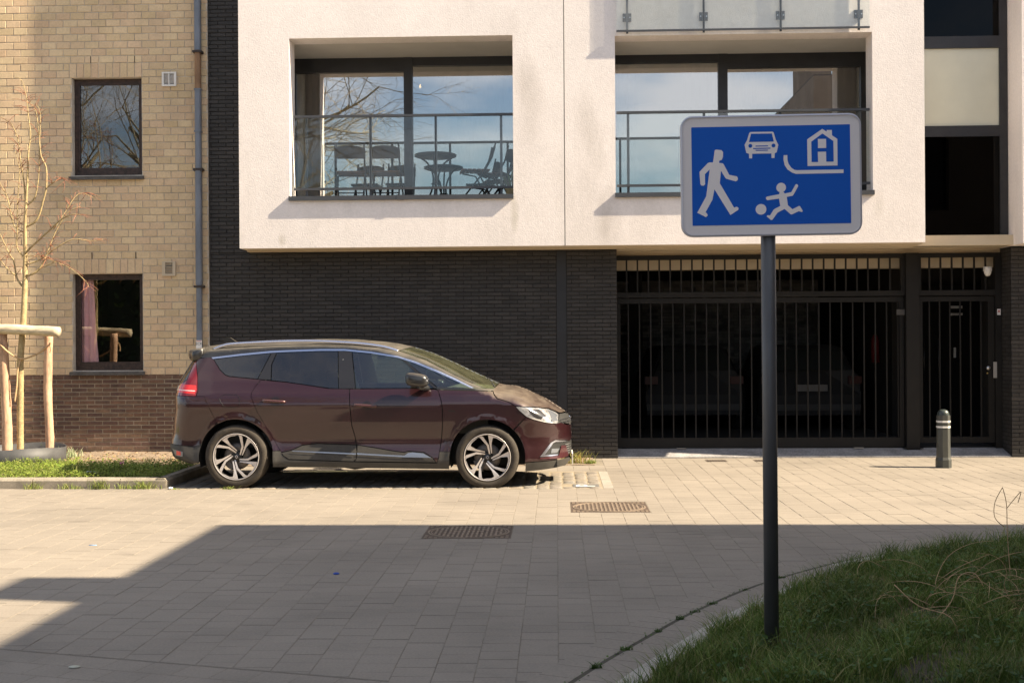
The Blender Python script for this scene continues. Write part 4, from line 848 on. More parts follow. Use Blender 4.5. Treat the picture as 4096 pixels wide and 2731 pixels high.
qwin = [(-.305, 1.455), (-.217, 1.338), (-.153, 1.284), (-.108, 1.266), (.225, 1.233), (.35, st_i(.35)), (0, st_i(0))]
cpil = [(.229, 1.232), (.355, st_i(.355)), (.415, st_i(.415)), (.368, 1.394), (.38, 1.219)]
rdw = [(.419, st_i(.419)), (.372, 1.394), (.384, 1.217), (.566, 1.197), (.821, 1.161), (1.053, 1.126), (1.157, 1.122), (1.12, st_i(1.12)), (.914, st_i(.914)), (.65, st_i(.65))]
bpil = [(1.124, st_i(1.124)), (1.161, 1.122), (1.352, 1.122), (1.281, st_i(1.281)), (1.2, st_i(1.2))]
fdw = [(1.285, st_i(1.285)), (1.356, 1.122), (2.235, 1.122), (1.842, st_i(1.842)), (1.6, st_i(1.6))]
apil = [(1.845, st_i(1.845)), (2.24, 1.120), (2.285, 1.118), (1.888, st_i(1.888))]
fqw = [(1.892, st_i(1.892)), (2.289, 1.122), (2.645, 1.122), (2.46, st_i(2.46)), (2.27, st_i(2.27)), (2.05, st_i(2.05))]
bandtop = [(-.46, 1.535), (.0, 1.565), (.65, 1.594), (1.2, 1.60), (1.6, 1.578), (1.81, 1.541), (2.13, 1.432), (2.453, 1.269), (2.60, 1.200), (2.78, 1.122)]
roofband = strip_top + [(2.76, 1.119)] + bandtop[::-1] + [(-.505, 1.53), (-.505, 1.475), (-.40, 1.474)]
roof = bandtop[:6] + [(1.90, 1.578), (1.925, T(1.925))] + [(x, T(x)) for x in np.arange(1.85, -.58, -.07)] + [(-.60, T(-.6) - .01), (-.62, 1.545), (-.58, 1.50), (-.508, 1.534)]
wind = [(1.815, 1.543), (1.905, 1.578), (1.93, T(1.93))] + [(x, T(x)) for x in np.arange(1.98, 2.93, .06)] + [(2.93, T(2.93)), (2.90, 1.105), (2.785, 1.122)] + bandtop[-2:4:-1]
cowl = [(2.27, 1.138), (2.645, 1.120), (2.76, 1.117), (2.90, 1.104), (2.93, T(2.93) - .012), (2.905, 1.082), (2.70, 1.096), (2.40, 1.104), (2.27, 1.107)]
# inner shell keeps gaps dark
shell = [(-.40, 1.46), (-.108, 1.255), (.253, 1.215), (.821, 1.146), (1.053, 1.11), (2.25, 1.105), (2.88, 1.07), (3.08, .95), (3.4, .85), (3.7, .70), (3.72, .35), (3.28, .25)] + arc(WFc, -10, 190, 20, .428) + [(2.38, .235), (.44, .26)] + arc(WR, -10, 190, 20, .428) + [(-.55, .3), (-.80, .42), (-.74, 1.0), (-.58, 1.3)]
part('inner_shell', shell, blk, off=-.022, gap=0, both=True, grid=.08, rows=False)
for side, nm in ((1, ''), (-1, '')):
    part('quarter_panel', quarter, paint, side=side); dr_ = part('rear_door', rdoor, paint, side=side); part('cladding', rd_low, clad, dr_, side=side, off=.004); df = part('front_door', fdoor, paint, side=side); part('cladding', fd_low, clad, df, side=side, off=.004)
    part('sill', sill, clad, side=side); part('front_fender', fender, paint, side=side); part('tail_light', tail, M('tail_lens_dark', (.16, .006, .008), .12, coat=1.), side=side, gap=.002)
    part('rear_quarter_window', qwin, tint, side=side, off=-.003); part('pillar_trim', cpil, M('pillar_black', (.012, .011, .011), .3, coat=.5), side=side); w1 = part('rear_door_window', rdw, tint, side=side, off=-.005); part('pillar_trim', bpil, MATS['pillar_black'], side=side); part('front_door_window', fdw, clear, side=side, off=-.005)
    part('pillar_trim', apil, MATS['pillar_black'], side=side, gap=.001); part('front_quarter_window', fqw, clear, side=side, off=-.005); part('window_trim', strip_top + strip_bot[::-1], chrome, side=side, off=.004, gap=0, grid=.02)
    part('roof_side_rail', roofband, black_p, side=side, gap=.001); part('cowl_trim', cowl, black_p, side=side)
    hd = part('headlight', hl, M('headlight_lens', (.50, .50, .52), .08, metal=.55, coat=1., var=.5, vs=22), side=side, gap=.002)
    part('projector', [(3.30, .882), (3.42, .872), (3.50, .80), (3.44, .765), (3.36, .80)], M('lamp_dark', (.03, .03, .032), .15, coat=1.), hd, side=side, off=.003, gap=0, grid=.03)
    part('lamp_divider', [(3.51, .862), (3.56, .842), (3.625, .795), (3.628, .735), (3.56, .735), (3.55, .80)], M('lamp_grey', (.12, .13, .15), .15, coat=1.), hd, side=side, off=.003, gap=0, grid=.03)
    part('running_light', [(3.18, .893), (3.215, .893), (3.30, .80), (3.47, .745), (3.60, .72), (3.60, .708), (3.483, .730), (3.353, .769), (3.28, .805), (3.20, .873)], M('lamp_white', (.85, .85, .86), .1, metal=.7, coat=1.), hd, side=side, off=.004, gap=0, grid=.02)
    part('tail_lamp', [(-.70, 1.085), (-.475, 1.07), (-.462, 1.12), (-.472, 1.165), (-.60, 1.175), (-.66, 1.18), (-.735, 1.15), (-.745, 1.11)], M('tail_lens_red', (.62, .025, .02), .15, coat=1.), side=side, off=.003, gap=0, grid=.03)
    part('tail_lamp_strip', [(-.72, 1.112), (-.475, 1.098), (-.475, 1.107), (-.72, 1.122)], M('lamp_pinkwhite', (.8, .6, .58), .2, coat=1.), side=side, off=.006, gap=0, grid=.02)
    part('reverse_lamp', [(-.765, 1.10), (-.70, 1.098), (-.695, 1.165), (-.75, 1.165)], M('lamp_clear', (.6, .5, .42), .2, coat=1.), side=side, off=.005, gap=0, grid=.02)
    part('bumper_reflector', [(-.77, .445), (-.614, .416), (-.617, .362), (-.72, .37)], M('reflector_trim', (.22, .21, .20), .4), side=side, off=.004, gap=0, grid=.03); part('reflector', [(-.70, .428), (-.64, .416), (-.642, .376), (-.70, .376)], MATS['tail_lens_red'], side=side, off=.007, gap=0, grid=.02)
    part('wing_badge', [(2.405, .862), (2.482, .858), (2.482, .872), (2.405, .876)], blk, side=side, off=.004, gap=0, grid=.02)
    part('chrome_strip', [(.634, .428), (1.0, .414), (1.360, .397), (1.360, .382), (1.0, .400), (.647, .420)], M('dull_chrome', (.40, .40, .43), .3, metal=1.), side=side, off=.016, gap=0, grid=.03); part('chrome_strip', [(1.374, .400), (1.6, .386), (1.907, .370), (1.95, .398), (2.0, .405), (2.12, .393), (2.21, .345), (1.907, .352), (1.6, .370), (1.374, .383)], MATS['dull_chrome'], side=side, off=.014, gap=0, grid=.03)
    # fog lamp surround
    fg = part('fog_recess', [(3.47, .365), (3.56, .472), (3.60, .49), (3.715, .478), (3.70, .42), (3.64, .355)], blk, side=side, off=-.01, gap=0); part('fog_trim', [(3.425, .343), (3.552, .495), (3.60, .519), (3.725, .500), (3.722, .484), (3.605, .498), (3.575, .485), (3.482, .362), (3.633, .358), (3.63, .345)], chrome, side=side, off=.006, gap=0, grid=.02)
    part('fog_lamp', [(3.55, .375), (3.62, .375), (3.65, .42), (3.56, .425)], MATS['lamp_grey'], fg, side=side, off=-.004, gap=0, grid=.03)
    part('bumper_blade', [(3.67, .452), (3.722, .444), (3.752, .335), (3.75, .318), (3.69, .308), (3.422, .320), (3.425, .334), (3.642, .345)], M('burgundy_blade', (.075, .02, .024), .3, metal=.35, coat=.8, dust=.3), side=side, off=.010, gap=0, grid=.03)
    # handles
    for hx, hz in ((.437, .986), (1.473, .933)):
        s = -side; y = s * (H(hx, hz) + .03); hb = MB()
        pts = [(hx - .128, s * (H(hx - .128, hz) + .004), hz + .006), (hx - .09, y, hz + .004), (hx, y + s * .004, hz), (hx + .09, y, hz - .006), (hx + .128, s * (H(hx + .128, hz) + .004), hz - .01)]
        hb.tube(catmull(pts, 5), [.008] + [.016] * 19 + [.008], 8); d_ = dr_ if hx < 1 else df
        hb.build('handle', M('handle_paint', (.06, .012, .014), .25, metal=.3, coat=.9, dust=.25), d_, True, local=True); part('handle_recess', ell(hx + .015, hz, .052, 16), M('recess_dark', (.010, .004, .004), .3, coat=.4), d_, side=side, off=.0015, gap=0, grid=.03)
for s in (-1, 1):
    fl = [(-.185 + .02, 1.045), (-.137, 1.062), (.0, 1.06), (.03, 1.04), (.048, 1.0), (.047, .945), (.03, .922), (-.10, .918), (-.135, .935), (-.175, .985), (-.185, 1.015)]
    MB().tube([(x, s * (H(x, z) + .0006), z) for x, z in fl + fl[:1]], .0022, 4, False).build('fuel_flap_gap', M('gap_black', (.006, .004, .004), .6), car, local=True)
part('hood', hood, paint, both=True); part('roof', roof, black_p, both=True); part('windscreen', wind, wsg, both=True, off=-.004); part('front_bumper', bump, paint, both=True); part('front_lip', flip, clad, both=True, off=.006)
part('rear_bumper', rbump, paint, both=True); part('rear_lower_bumper', rlow, clad, both=True); part('rear_window', rwin, tint, both=True); gr = part('grille', grille, blk, both=True, off=-.01); part('lower_grille', inlet, blk, both=True, off=-.02, gap=0)
for z0, z1, mt in ((.735, .745, chrome), (.705, .713, chrome)): part('grille_bar', [(3.66, z0), (XF(z0) - .012, z0), (XF(z0) - .012, z1), (3.66, z1)], mt, gr, both=True, off=.0, gap=0, grid=.02)
for k in range(5): part('grille_mesh', [(3.715, .345 + k * .026), (XF(.4) - .004, .345 + k * .026), (XF(.4) - .004, .353 + k * .026), (3.715, .353 + k * .026)], M('mesh_grey', (.25, .25, .25), .4, metal=.5), gr, both=True, off=-.004, gap=0, grid=.02)
MB().box(3.792, 3.806, -.26, .26, .20, .325).build('front_plate', M('plate_pale', (.7, .66, .6), .5), car, local=True); MB().box(-.915, -.90, -.26, .26, .48, .59).build('rear_plate', MATS['plate_pale'], car, local=True)
# diamond emblem on the nose
MB().prism([(0, -.055), (.045, 0), (0, .055), (-.045, 0)], lambda p: (3.786 - .25 * max(0, p[1]), p[0], .70 + p[1]), lambda p: (3.768 - .25 * max(0, p[1]), p[0], .70 + p[1])).build('emblem', chrome, gr, local=True)
# spoiler
mb = MB(); prf = [(-.44, 1.605), (-.60, 1.592), (-.72, 1.574), (-.748, 1.556), (-.752, 1.52), (-.745, 1.475), (-.72, 1.452), (-.62, 1.448), (-.52, 1.455), (-.45, 1.49)]; ys = [-.66, -.645, -.55, -.3, 0, .3, .55, .645, .66]; n = len(prf); vs = []
for y in ys:
    k = (1 - .64 * abs(y / .66) ** 2.4); e = .6 if abs(y) > .65 else 1.
    for x, z in prf: vs.append((-.46 + (x + .46) * k, y, 1.53 + (z - 1.53 + .018 * (1 - (y / .66) ** 2) - .02) * e))
mb.add(vs, [(i * n + j, i * n + (j + 1) % n, (i + 1) * n + (j + 1) % n, (i + 1) * n + j) for i in range(len(ys) - 1) for j in range(n)] + [tuple(range(n))[::-1], tuple((len(ys) - 1) * n + j for j in range(n))])
mb.build('spoiler', black_p, car, True, local=True)
for s in (-1, 1):
    y = s * .60; rp = catmull([(-.33, y, 1.572), (-.224, y, 1.612), (-.094, y, 1.632), (.30, y, 1.651), (.65, y, 1.658), (.96, y, 1.652), (1.35, y, 1.627), (1.609, y, 1.592), (1.74, y, 1.558), (1.80, y, 1.535)], 5)
    mb = MB(); k = len(rp)
    mb.tube(rp, .019, 10); mb.v = [(a, b, c) for a, b, c in mb.v]
    mb.build('roof_rail', chrome, car, True, local=True)
    # mirror
    cx, cy, cz = 2.068, s * 1.035, 1.215; mb = MB(); nu, nv = 24, 14; vs = []
    for j in range(nv + 1):
        ph = -math.pi / 2 + math.pi * j / nv
        for i in range(nu):
            a = 2 * math.pi * i / nu; pw = lambda v, e: math.copysign(abs(v) ** e, v); cp = pw(math.cos(ph), .55)
            x = .128 * cp * pw(math.cos(a), .6); yy = .10 * cp * pw(math.sin(a), .6); zz = .078 * pw(math.sin(ph), .6)
            zz += -.02 * (x / .128) + (.0 if zz > 0 else .018 * (1 + x / .128) * .5 * (zz / -.078)); vs.append((cx + x, cy + yy, cz + zz))
    fs = [(j * nu + i, j * nu + (i + 1) % nu, (j + 1) * nu + (i + 1) % nu, (j + 1) * nu + i) for j in range(nv) for i in range(nu)]
    mb.add(vs, fs); mr = mb.build('door_mirror', M('mirror_black', (.016, .016, .017), .3, coat=.5, dust=.2), car, True, local=True)
    MB().tube([(2.10, s * 1.0, 1.15), (2.13, s * .93, 1.125), (2.17, s * .86, 1.118)], [.04, .032, .03], 8).build('mirror_foot', black_p, mr, True, local=True)
    MB().tube([(2.90, s * .55, 1.125), (2.87, s * .35, 1.15), (2.80, -s * .1, 1.205)], [.012, .010, .006], 6).build('wiper', blk, car, True, local=True)
mb = MB(); mb.prism([(-.39, 1.63), (-.20, 1.645), (-.235, 1.662), (-.30, 1.708), (-.345, 1.712), (-.37, 1.70)], lambda p: (p[0], -.02, p[1]), lambda p: (p[0], .02, p[1])); mb.build('antenna_fin', black_p, car, local=True)
# wheel wells and underbody
for cx, cz in (WR, WFc):
    for s in (-1, 1):
        mb = MB(); a = arc((cx, cz), -16, 196, 22, .426); 
        for p, q in zip(a, a[1:]): mb.quad((p[0], s * .90, p[1]), (q[0], s * .90, q[1]), (q[0], s * .55, q[1]), (p[0], s * .55, p[1]))
        mb.prism(a, lambda p: (p[0], s * .55, p[1]), lambda p: (p[0], s * .548, p[1]), False); mb.build('wheel_well', blk, car, local=True)
mb = MB(); mb.box(.44, 2.40, -.82, .82, .235, .30); mb.box(-.62, -.43, -.75, .75, .30, .42); mb.box(3.27, 3.62, -.7, .7, .21, .3); mb.box(-.4, .42, -.54, .54, .26, .35); mb.box(2.41, 3.26, -.54, .54, .24, .35); mb.build('underbody', blk, car, local=True)
MB().tube([(1.15, -.62, .225), (1.30, -.62, .20), (1.42, -.6, .215)], .018, 6).build('exhaust_bracket', blk, car, local=True)
# cabin
cab = M('cabin_grey', (.045, .045, .045), .8); seatm = M('seat_cloth', (.12, .12, .12), .9); pale = M('cabin_pale', (.35, .36, .33), .8)
MB().box(-.3, 2.4, -.74, .74, .45, .62).build('cabin_floor', cab, car, local=True)
mb = MB(); mb.prism([(2.25, .6), (2.2, 1.06), (2.45, 1.13), (2.84, 1.09), (2.84, .6)], lambda p: (p[0], -.72, p[1]), lambda p: (p[0], .72, p[1])); mb.build('dashboard', M('dash_dusty', (.10, .095, .08), .85), car, local=True)
for s in (-1, 1):
    for sx in (1.15, .30):
        mb = MB(); mb.prism([(sx + .05, .62), (sx + .52, .66), (sx + .52, .80), (sx + .10, .80), (sx - .06, 1.30), (sx - .18, 1.30), (sx - .08, .70)], lambda p: (p[0], s * .36 - .24, p[1]), lambda p: (p[0], s * .36 + .24, p[1])); mb.build('seat', seatm, car, local=True)
        MB().box(sx - .20, sx - .10, s * .36 - .13, s * .36 + .13, 1.31, 1.47).build('headrest', seatm, car, local=True)
mb = MB(); vs = []
mb.tube([(2.06 + .0 + .06 * math.sin(a) * -1, -.36 + .18 * math.cos(a), 1.05 + .17 * math.sin(a)) for a in np.linspace(0, 2 * math.pi, 25)], .014, 8, False); mb.build('steering_wheel', blk, car, True, local=True)
MB().box(1.95, 2.0, -.1, .1, 1.36, 1.42).build('rear_view_mirror', blk, car, local=True)
MB().tube([(1.18, -.70, 1.45), (1.22, -.72, 1.15)], .02, 6).build('seat_belt', M('belt_grey', (.12, .13, .14), .8), car, local=True)
# ---- wheels
tyre_m = M('tyre_dusty', (.040, .032, .024), .85, var=.35, vs=10, fine=.2, fs=60); rimdark = M('rim_black', (.008, .0075, .007), .5); face = M('machined_alloy', (.66, .61, .58), .36, metal=.6, var=.1, vs=20); disc_m = M('brake_disc', (.15, .13, .115), .5, metal=.6); capm = M('centre_cap', (.04, .04, .042), .3)
RT = .358
def wheel_at(cx, cz, side, ang):
    prof = [(.255, .09), (.275, .100), (.30, .106), (.325, .104), (.345, .092), (.356, .075), (RT, .04), (RT, -.04), (.356, -.075), (.345, -.092), (.325, -.104), (.30, -.106), (.275, -.100), (.262, -.09), (.255, -.085)]
    mb = MB(); mb.lathe(prof, n=64, axis='y', close=True); w = mb.build('wheel', tyre_m, car, True, local=True, loc=(cx, -side * .815, cz), rot=(0, 0, 0 if side == 1 else R(180)))
    k = .565 / .36      # photo proportions to metres
    rim = MB(); rim.lathe([(.262, -.088), (.266, -.098), (.252, -.098), (.245, -.085), (.240, -.03), (.225, .05), (.235, .09), (.255, .09)], n=64, axis='y'); r0 = rim.build('rim', rimdark, w, True, local=True)
    MB().lathe([(.262, -.0985), (.264, -.1015), (.258, -.1025), (.253, -.0985)], n=64, axis='y').build('rim_edge', face, w, True, local=True)
    sc_ = .250 / 432
    arcp = lambda r, a0, a1, n: [(r * math.cos(R(a0 + (a1 - a0) * i / n)), r * math.sin(R(a0 + (a1 - a0) * i / n))) for i in range(n + 1)]
    U = [(-48, 92), (-400, 150)] + arcp(431, 157, 105, 8) + [(-85, 404), (32, 235), (56, 62), (30, 62), (-8, 225), (-140, 380), (-175, 388)] + arcp(408, 119, 138, 4)[1:] + [(-322, 232), (-312, 212), (-222, 160), (-46, 112)]
    for q in range(5):
        a = R(72 * q + ang); c, s = math.cos(a), math.sin(a); sp = MB(); sp.side_m = 1
        pl_ = [((x * c - y * s) * sc_, (x * s + y * c) * sc_) for x, y in U]
        yd = lambda p: -.092 + .035 * max(0, 1 - math.hypot(*p) / .25) ** 1.5
        sp.prism(pl_, lambda p: (p[0], yd(p), p[1]), lambda p: (p[0], yd(p) + .028, p[1])); sp.build('spoke', [face, rimdark], w, local=True)
    MB().lathe([(.001, -.066), (.055, -.064), (.062, -.05), (.062, .02)], n=28, axis='y').build('hub', rimdark, w, True, local=True)
    cap = MB().lathe([(.001, -.074), (.026, -.073), (.031, -.066), (.031, -.06)], n=24, axis='y').build('centre_cap', capm, w, True, local=True)
    e = MB(); o_ = [(0, .019), (.013, 0), (0, -.019), (-.013, 0)]
    for j in range(4): a_, b_ = o_[j], o_[(j + 1) % 4]; e.bar((a_[0], -.0755, a_[1]), (b_[0], -.0755, b_[1]), .005, .003, up=(0, 1, 0))
    e.build('diamond_emblem', chrome, w, local=True)
    for j in range(5):
        a = R(72 * j + ang + 20); MB().lathe([(.001, -.0685), (.010, -.068), (.011, -.05)], (math.cos(a) * .046, 0, math.sin(a) * .046), 'y', 8).build('wheel_nut', rimdark, w, local=True)
    MB().lathe([(.05, -.03), (.095, -.032), (.15, -.032), (.152, -.012), (.06, -.012)], n=40, axis='y').build('brake_disc', disc_m, w, True, local=True)
    MB().prism(arcp(.165, 195, 250, 6) + arcp(.10, 250, 195, 6), lambda p: (p[0], -.05, p[1]), lambda p: (p[0], .02, p[1])).build('caliper', M('caliper_grey', (.07, .065, .06), .6), w, local=True)
wheel_at(*WR, 1, -29); wheel_at(*WFc, 1, 0); wheel_at(*WR, -1, 12); wheel_at(*WFc, -1, 40)
# ================================================================== ROAD SIGN
SY = 6.17
sign = thing('road_sign', 'blue living-street road sign with white pictograms on a dark grey pole', 'road sign', (1.083, SY, 0))
poleM = M('pole_grey', (.075, .075, .078), .45, metal=.2, var=.2, vs=6, stretch=(1, 1, .3)); greyM = M('sign_grey', (.72, .67, .655), .6, spec=.2, fine=.05, fs=500); blueM = M('sign_blue', (.009, .10, .48), .5, spec=.15, fine=.06, fs=500); pictM = M('sign_white', (.80, .745, .73), .6, spec=.2, fine=.05, fs=500); alum = M('sign_back', (.42, .42, .44), .4, metal=.6)
MB().tube([(1.0830, SY + .03, -.1), (1.0755, SY + .03, 2.75)], .037, 24).build('pole', poleM, sign, True)
tl_ = R(.42)
SC = Vector((1.086, SY, 2.469))
def sp(u, v, d=0.): return (SC.x + u * math.cos(tl_) - v * math.sin(tl_), SY - d, SC.z + u * math.sin(tl_) + v * math.cos(tl_))
def rrect(w, h, r, n=6):
    out = []
    for cx, cy, a in ((w / 2 - r, h / 2 - r, 0), (-w / 2 + r, h / 2 - r, 90), (-w / 2 + r, -h / 2 + r, 180), (w / 2 - r, -h / 2 + r, 270)):
        out += [(cx + r * math.cos(R(a + 90 * i / n)), cy + r * math.sin(R(a + 90 * i / n))) for i in range(n + 1)]
    return out
MB().prism(rrect(.90, .605, .058), lambda p: sp(*p, .012), lambda p: sp(*p, -.012)).build('panel', alum, sign)
mb = MB(); o_ = rrect(.904, .609, .06); i_ = rrect(.888, .593, .052); n = len(o_)
vs = [sp(*p, .017) for p in o_] + [sp(*p, .019) for p in i_] + [sp(*p, -.014) for p in o_] + [sp(*p, .0122) for p in i_]
mb.add(vs, [(k, (k + 1) % n, n + (k + 1) % n, n + k) for k in range(n)] + [(2 * n + k, 2 * n + (k + 1) % n, (k + 1) % n, k) for k in range(n)] + [(n + k, n + (k + 1) % n, 3 * n + (k + 1) % n, 3 * n + k) for k in range(n)]); mb.build('rim', M('sign_rim', (.52, .51, .55), .4, metal=.4), sign)
MB().prism(rrect(.888, .593, .052), lambda p: sp(*p, .0135), lambda p: sp(*p, .0125)).build('grey_border', greyM, sign)
MB().prism(rrect(.794, .4965, .003, 2), lambda p: sp(*p, .0148), lambda p: sp(*p, .0138)).build('blue_field', blueM, sign)
def q2(x, y):      # outline drawing units -> sign plane
    v = (y - 240) / 1073.; xl = 303 + 32 * v; xr = 2020 + 23 * v; u = (x - xl) / (xr - xl); yt = 240 - 27 * u; v = (y - yt) / 1072.
    return ((u - .5) * .794, (.5 - v) * .4965)
def pict(name, poly, d, mt, parent): return MB().prism([q2(*p) for p in poly], lambda p: sp(*p, d), lambda p: sp(*p, d - .0006)).build(name, mt, parent)
walker = [(562, 490), (575, 483), (635, 490), (652, 510), (652, 560), (640, 595), (612, 605), (612, 628), (650, 632), (662, 645), (722, 758), (805, 775), (818, 795), (815, 815), (795, 830), (690, 800), (680, 790), (633, 712), (622, 850), (780, 1115), (810, 1105), (830, 1120), (825, 1140), (742, 1195), (565, 915), (545, 1030), (472, 1165), (490, 1178), (497, 1200), (478, 1218), (383, 1170), (478, 990), (510, 700), (460, 750), (463, 860), (450, 875), (425, 875), (412, 860), (400, 725), (490, 628), (510, 622), (545, 622)]
pict('pedestrian_pictogram', walker, .0158, pictM, sign)
child = [(1268, 950), (1310, 945), (1325, 962), (1395, 948), (1440, 865), (1455, 860), (1468, 875), (1465, 890), (1418, 978), (1408, 988), (1347, 1000), (1360, 1090), (1410, 1133), (1480, 1098), (1490, 1100), (1520, 1150), (1515, 1165), (1478, 1155), (1405, 1190), (1390, 1188), (1325, 1130), (1250, 1170), (1195, 1248), (1180, 1250), (1133, 1212), (1140, 1198), (1170, 1200), (1205, 1140), (1220, 1128), (1278, 1098), (1264, 1018), (1140, 1035), (1125, 1025), (1122, 1005), (1135, 995), (1265, 970)]
pict('child_pictogram', child, .0158, pictM, sign); pict('child_head', ell(1285, 898, 52, 28), .0162, pictM, sign); pict('ball_pictogram', ell(1071, 1134, 58, 32), .0158, pictM, sign)
cp_ = pict('car_pictogram', [(945, 293), (1185, 290), (1198, 300), (1220, 375), (1250, 435), (1232, 515), (1212, 525), (1210, 577), (1178, 577), (1176, 527), (968, 530), (968, 580), (936, 580), (933, 530), (905, 520), (884, 432), (912, 378), (932, 305)], .0158, pictM, sign)
for pl_ in ([(952, 312), (1178, 310), (1200, 398), (932, 402)], ell(946, 444, 21, 20), ell(1197, 441, 21, 20), [(1003, 442), (1138, 440), (1138, 450), (1003, 452)], [(978, 468), (1164, 465), (1164, 475), (978, 479)], [(1005, 488), (1138, 487), (1138, 496), (1005, 498)]): pict('cut_out', pl_, .0166, blueM, cp_)
hp = pict('house_pictogram', [(1560, 375), (1722, 262), (1770, 293), (1770, 275), (1825, 274), (1827, 332), (1885, 372), (1890, 660), (1568, 665)], .0158, pictM, sign)
pict('cut_out', [(1605, 400), (1724, 313), (1842, 395), (1848, 618), (1768, 618), (1765, 508), (1675, 510), (1680, 622), (1610, 622)], .0166, blueM, hp); pict('window', [(1675, 372), (1763, 371), (1765, 470), (1677, 472)], .0174, pictM, hp)
pict('kerb_pictogram', [(1308, 547), (1348, 545), (1350, 600), (1362, 640), (1390, 680), (1425, 705), (1455, 710), (1955, 703), (1955, 742), (1445, 750), (1400, 735), (1350, 700), (1320, 655), (1308, 600)], .0158, pictM, sign)
for zz in (2.30, 2.62): MB().box(1.035, 1.125, SY + .008, SY + .075, zz - .02, zz + .02).build('clamp', alum, sign)

# ================================================================== BOLLARD, COVERS, DRAINS
bol = thing('bollard', 'dark bollard with two white rings standing on the sunny pavement', 'bollard', (4.925, 15.66, 0))
bolM = M('bollard_dark', (.045, .047, .042), .5, var=.2, vs=6, fine=.15)
oct_ = lambda r, z: [(r * math.cos(R(22.5 + 45 * k)), r * math.sin(R(22.5 + 45 * k)), z) for k in range(8)]
mb = MB(); lv = [oct_(.098, 0), oct_(.098, .10), oct_(.086, .135), oct_(.083, .5), oct_(.085, .665)]
mb.add([p for l in lv for p in l], [(i * 8 + j, i * 8 + (j + 1) % 8, (i + 1) * 8 + (j + 1) % 8, (i + 1) * 8 + j) for i in range(4) for j in range(8)] + [tuple(32 + j for j in range(8))]); mb.build('post', bolM, bol, local=True)
MB().lathe([(.074, .664), (.074, .675), (.07, .70), (.055, .725), (.03, .739), (.001, .742)], n=24).build('cap', M('bollard_cap', (.035, .045, .042), .35), bol, True, local=True)
for zz in (.518, .587):
    mb = MB(); mb.add(oct_(.0865, zz - .012) + oct_(.0868, zz + .012), [(j, (j + 1) % 8, 8 + (j + 1) % 8, 8 + j) for j in range(8)] + [tuple(8 + j for j in range(8)), tuple(range(8))[::-1]]); mb.build('reflective_ring', M('ring_white', (.65, .64, .62), .5), bol, local=True)
castM = M('cast_iron', (.075, .052, .038), .7, var=.25, vs=10, fine=.2, fs=60); castL = M('cast_iron_worn', (.20, .152, .112), .6, var=.2, vs=12)
def manhole(x0, x1, y0, y1, label, mt_hi):
    t = thing('manhole_cover', label, 'manhole cover', ((x0 + x1) / 2, (y0 + y1) / 2, 0), 'manhole covers in the paved street'); w = (x1 - x0) / 2; d = (y1 - y0) / 2
    fr = MB(); fr.box(-w, w, -d, d, -.014, -.0008); fr.build('frame', castM, t, local=True)
    mb = MB(); mb.lathe([(w * .95, -.0007), (w * .95, .0035), (w * .91, .0035), (w * .91, -.0007)], n=64); mb.build('ring', mt_hi, t, local=True); mb = MB(); mb.lathe([(w * .88, -.0007), (w * .88, .0035), (w * .855, .0035), (w * .855, -.0007)], n=64); mb.build('ring', mt_hi, t, local=True)
    for sx in (-1, 1):
        for sy in (-1, 1):
            for k in range(5):
                for k2 in range(5):
                    x, y = sx * (w - .03 - k * .042), sy * (d - .02 - k2 * .034)
                    if math.hypot(x, y) > w * .97 + .022: MB().box(x - .013, x + .013, y - .010, y + .010, -.0007, .003).build('corner_stud', mt_hi, t, local=True)
    for i in range(-8, 9):
        x = i * .040; half = math.sqrt(max(0, (w * .84) ** 2 - x * x)); n = max(1, int(half * 2 / .11))
        seg = 2 * half / n
        for k in range(n):
            a = -half + k * seg
            if (i * 7 + k * 3) % 5 == 0: MB().box(x - .009, x + .031, a + seg * .4, a + seg * .55, -.0007, .0027).build('cross_rib', mt_hi, t, local=True)
            MB().box(x - .009, x + .009, a + .006, a + seg - .006, -.0007, .003).build('rib', mt_hi, t, local=True)
manhole(.13, .89, 11.635, 12.395, 'rust-brown manhole cover lying in full sunlight on the paving', castL)
manhole(-1.14, -.395, 10.10, 10.815, 'manhole cover just inside the edge of the building shadow', castL)
for x0, x1, lb in ((2.02, 2.30, 'small drain grate by the garage threshold, left of the sign pole'), (2.68, 2.96, 'small drain grate by the garage threshold, behind the sign pole')):
    t = thing('drain_grate', lb, 'drain', (x0, 16.58, 0), 'drain grates by the garage'); box('frame', castM, x0, x1, 16.47, 16.69, -.004, .003, t)
    for k in range(7): box('slot', M('slot_black', (.02, .015, .012), .9), x0 + .02 + k * .036, x0 + .038 + k * .036, 16.50, 16.66, .0032, .0045, t)

# ================================================================== SAPLING, STAKES
TY = 15.85
bark = M('sapling_bark', (.36, .27, .135), .8, var=.3, vs=14, fine=.25, fs=60); twig = M('red_twig', (.33, .13, .075), .7, var=.2, vs=10)
TR = [(-7.127, .06), (-7.13, .3), (-7.132, .583), (-7.113, 1.175), (-7.104, 1.472), (-7.07, 1.917), (-7.055, 2.413), (-7.048, 2.801), (-7.038, 3.233), (-7.014, 3.556), (-6.997, 3.815), (-6.988, 4.204), (-6.965, 4.419), (-6.996, 4.679), (-7.017, 4.916), (-7.059, 5.111), (-7.125, 5.181), (-7.202, 5.161)]
tree = thing('young_tree', 'bare young tree with reddish twigs tied between wooden stakes', 'tree', (-7.127, TY, .1))
tr_r = np.interp([p[1] for p in TR], [0, 1.9, 2.4, 2.8, 3.5, 4.4, 5.2], [.046, .042, .036, .028, .018, .009, .003]); tr_r[-1] = .002; tr_r[-2] = .003
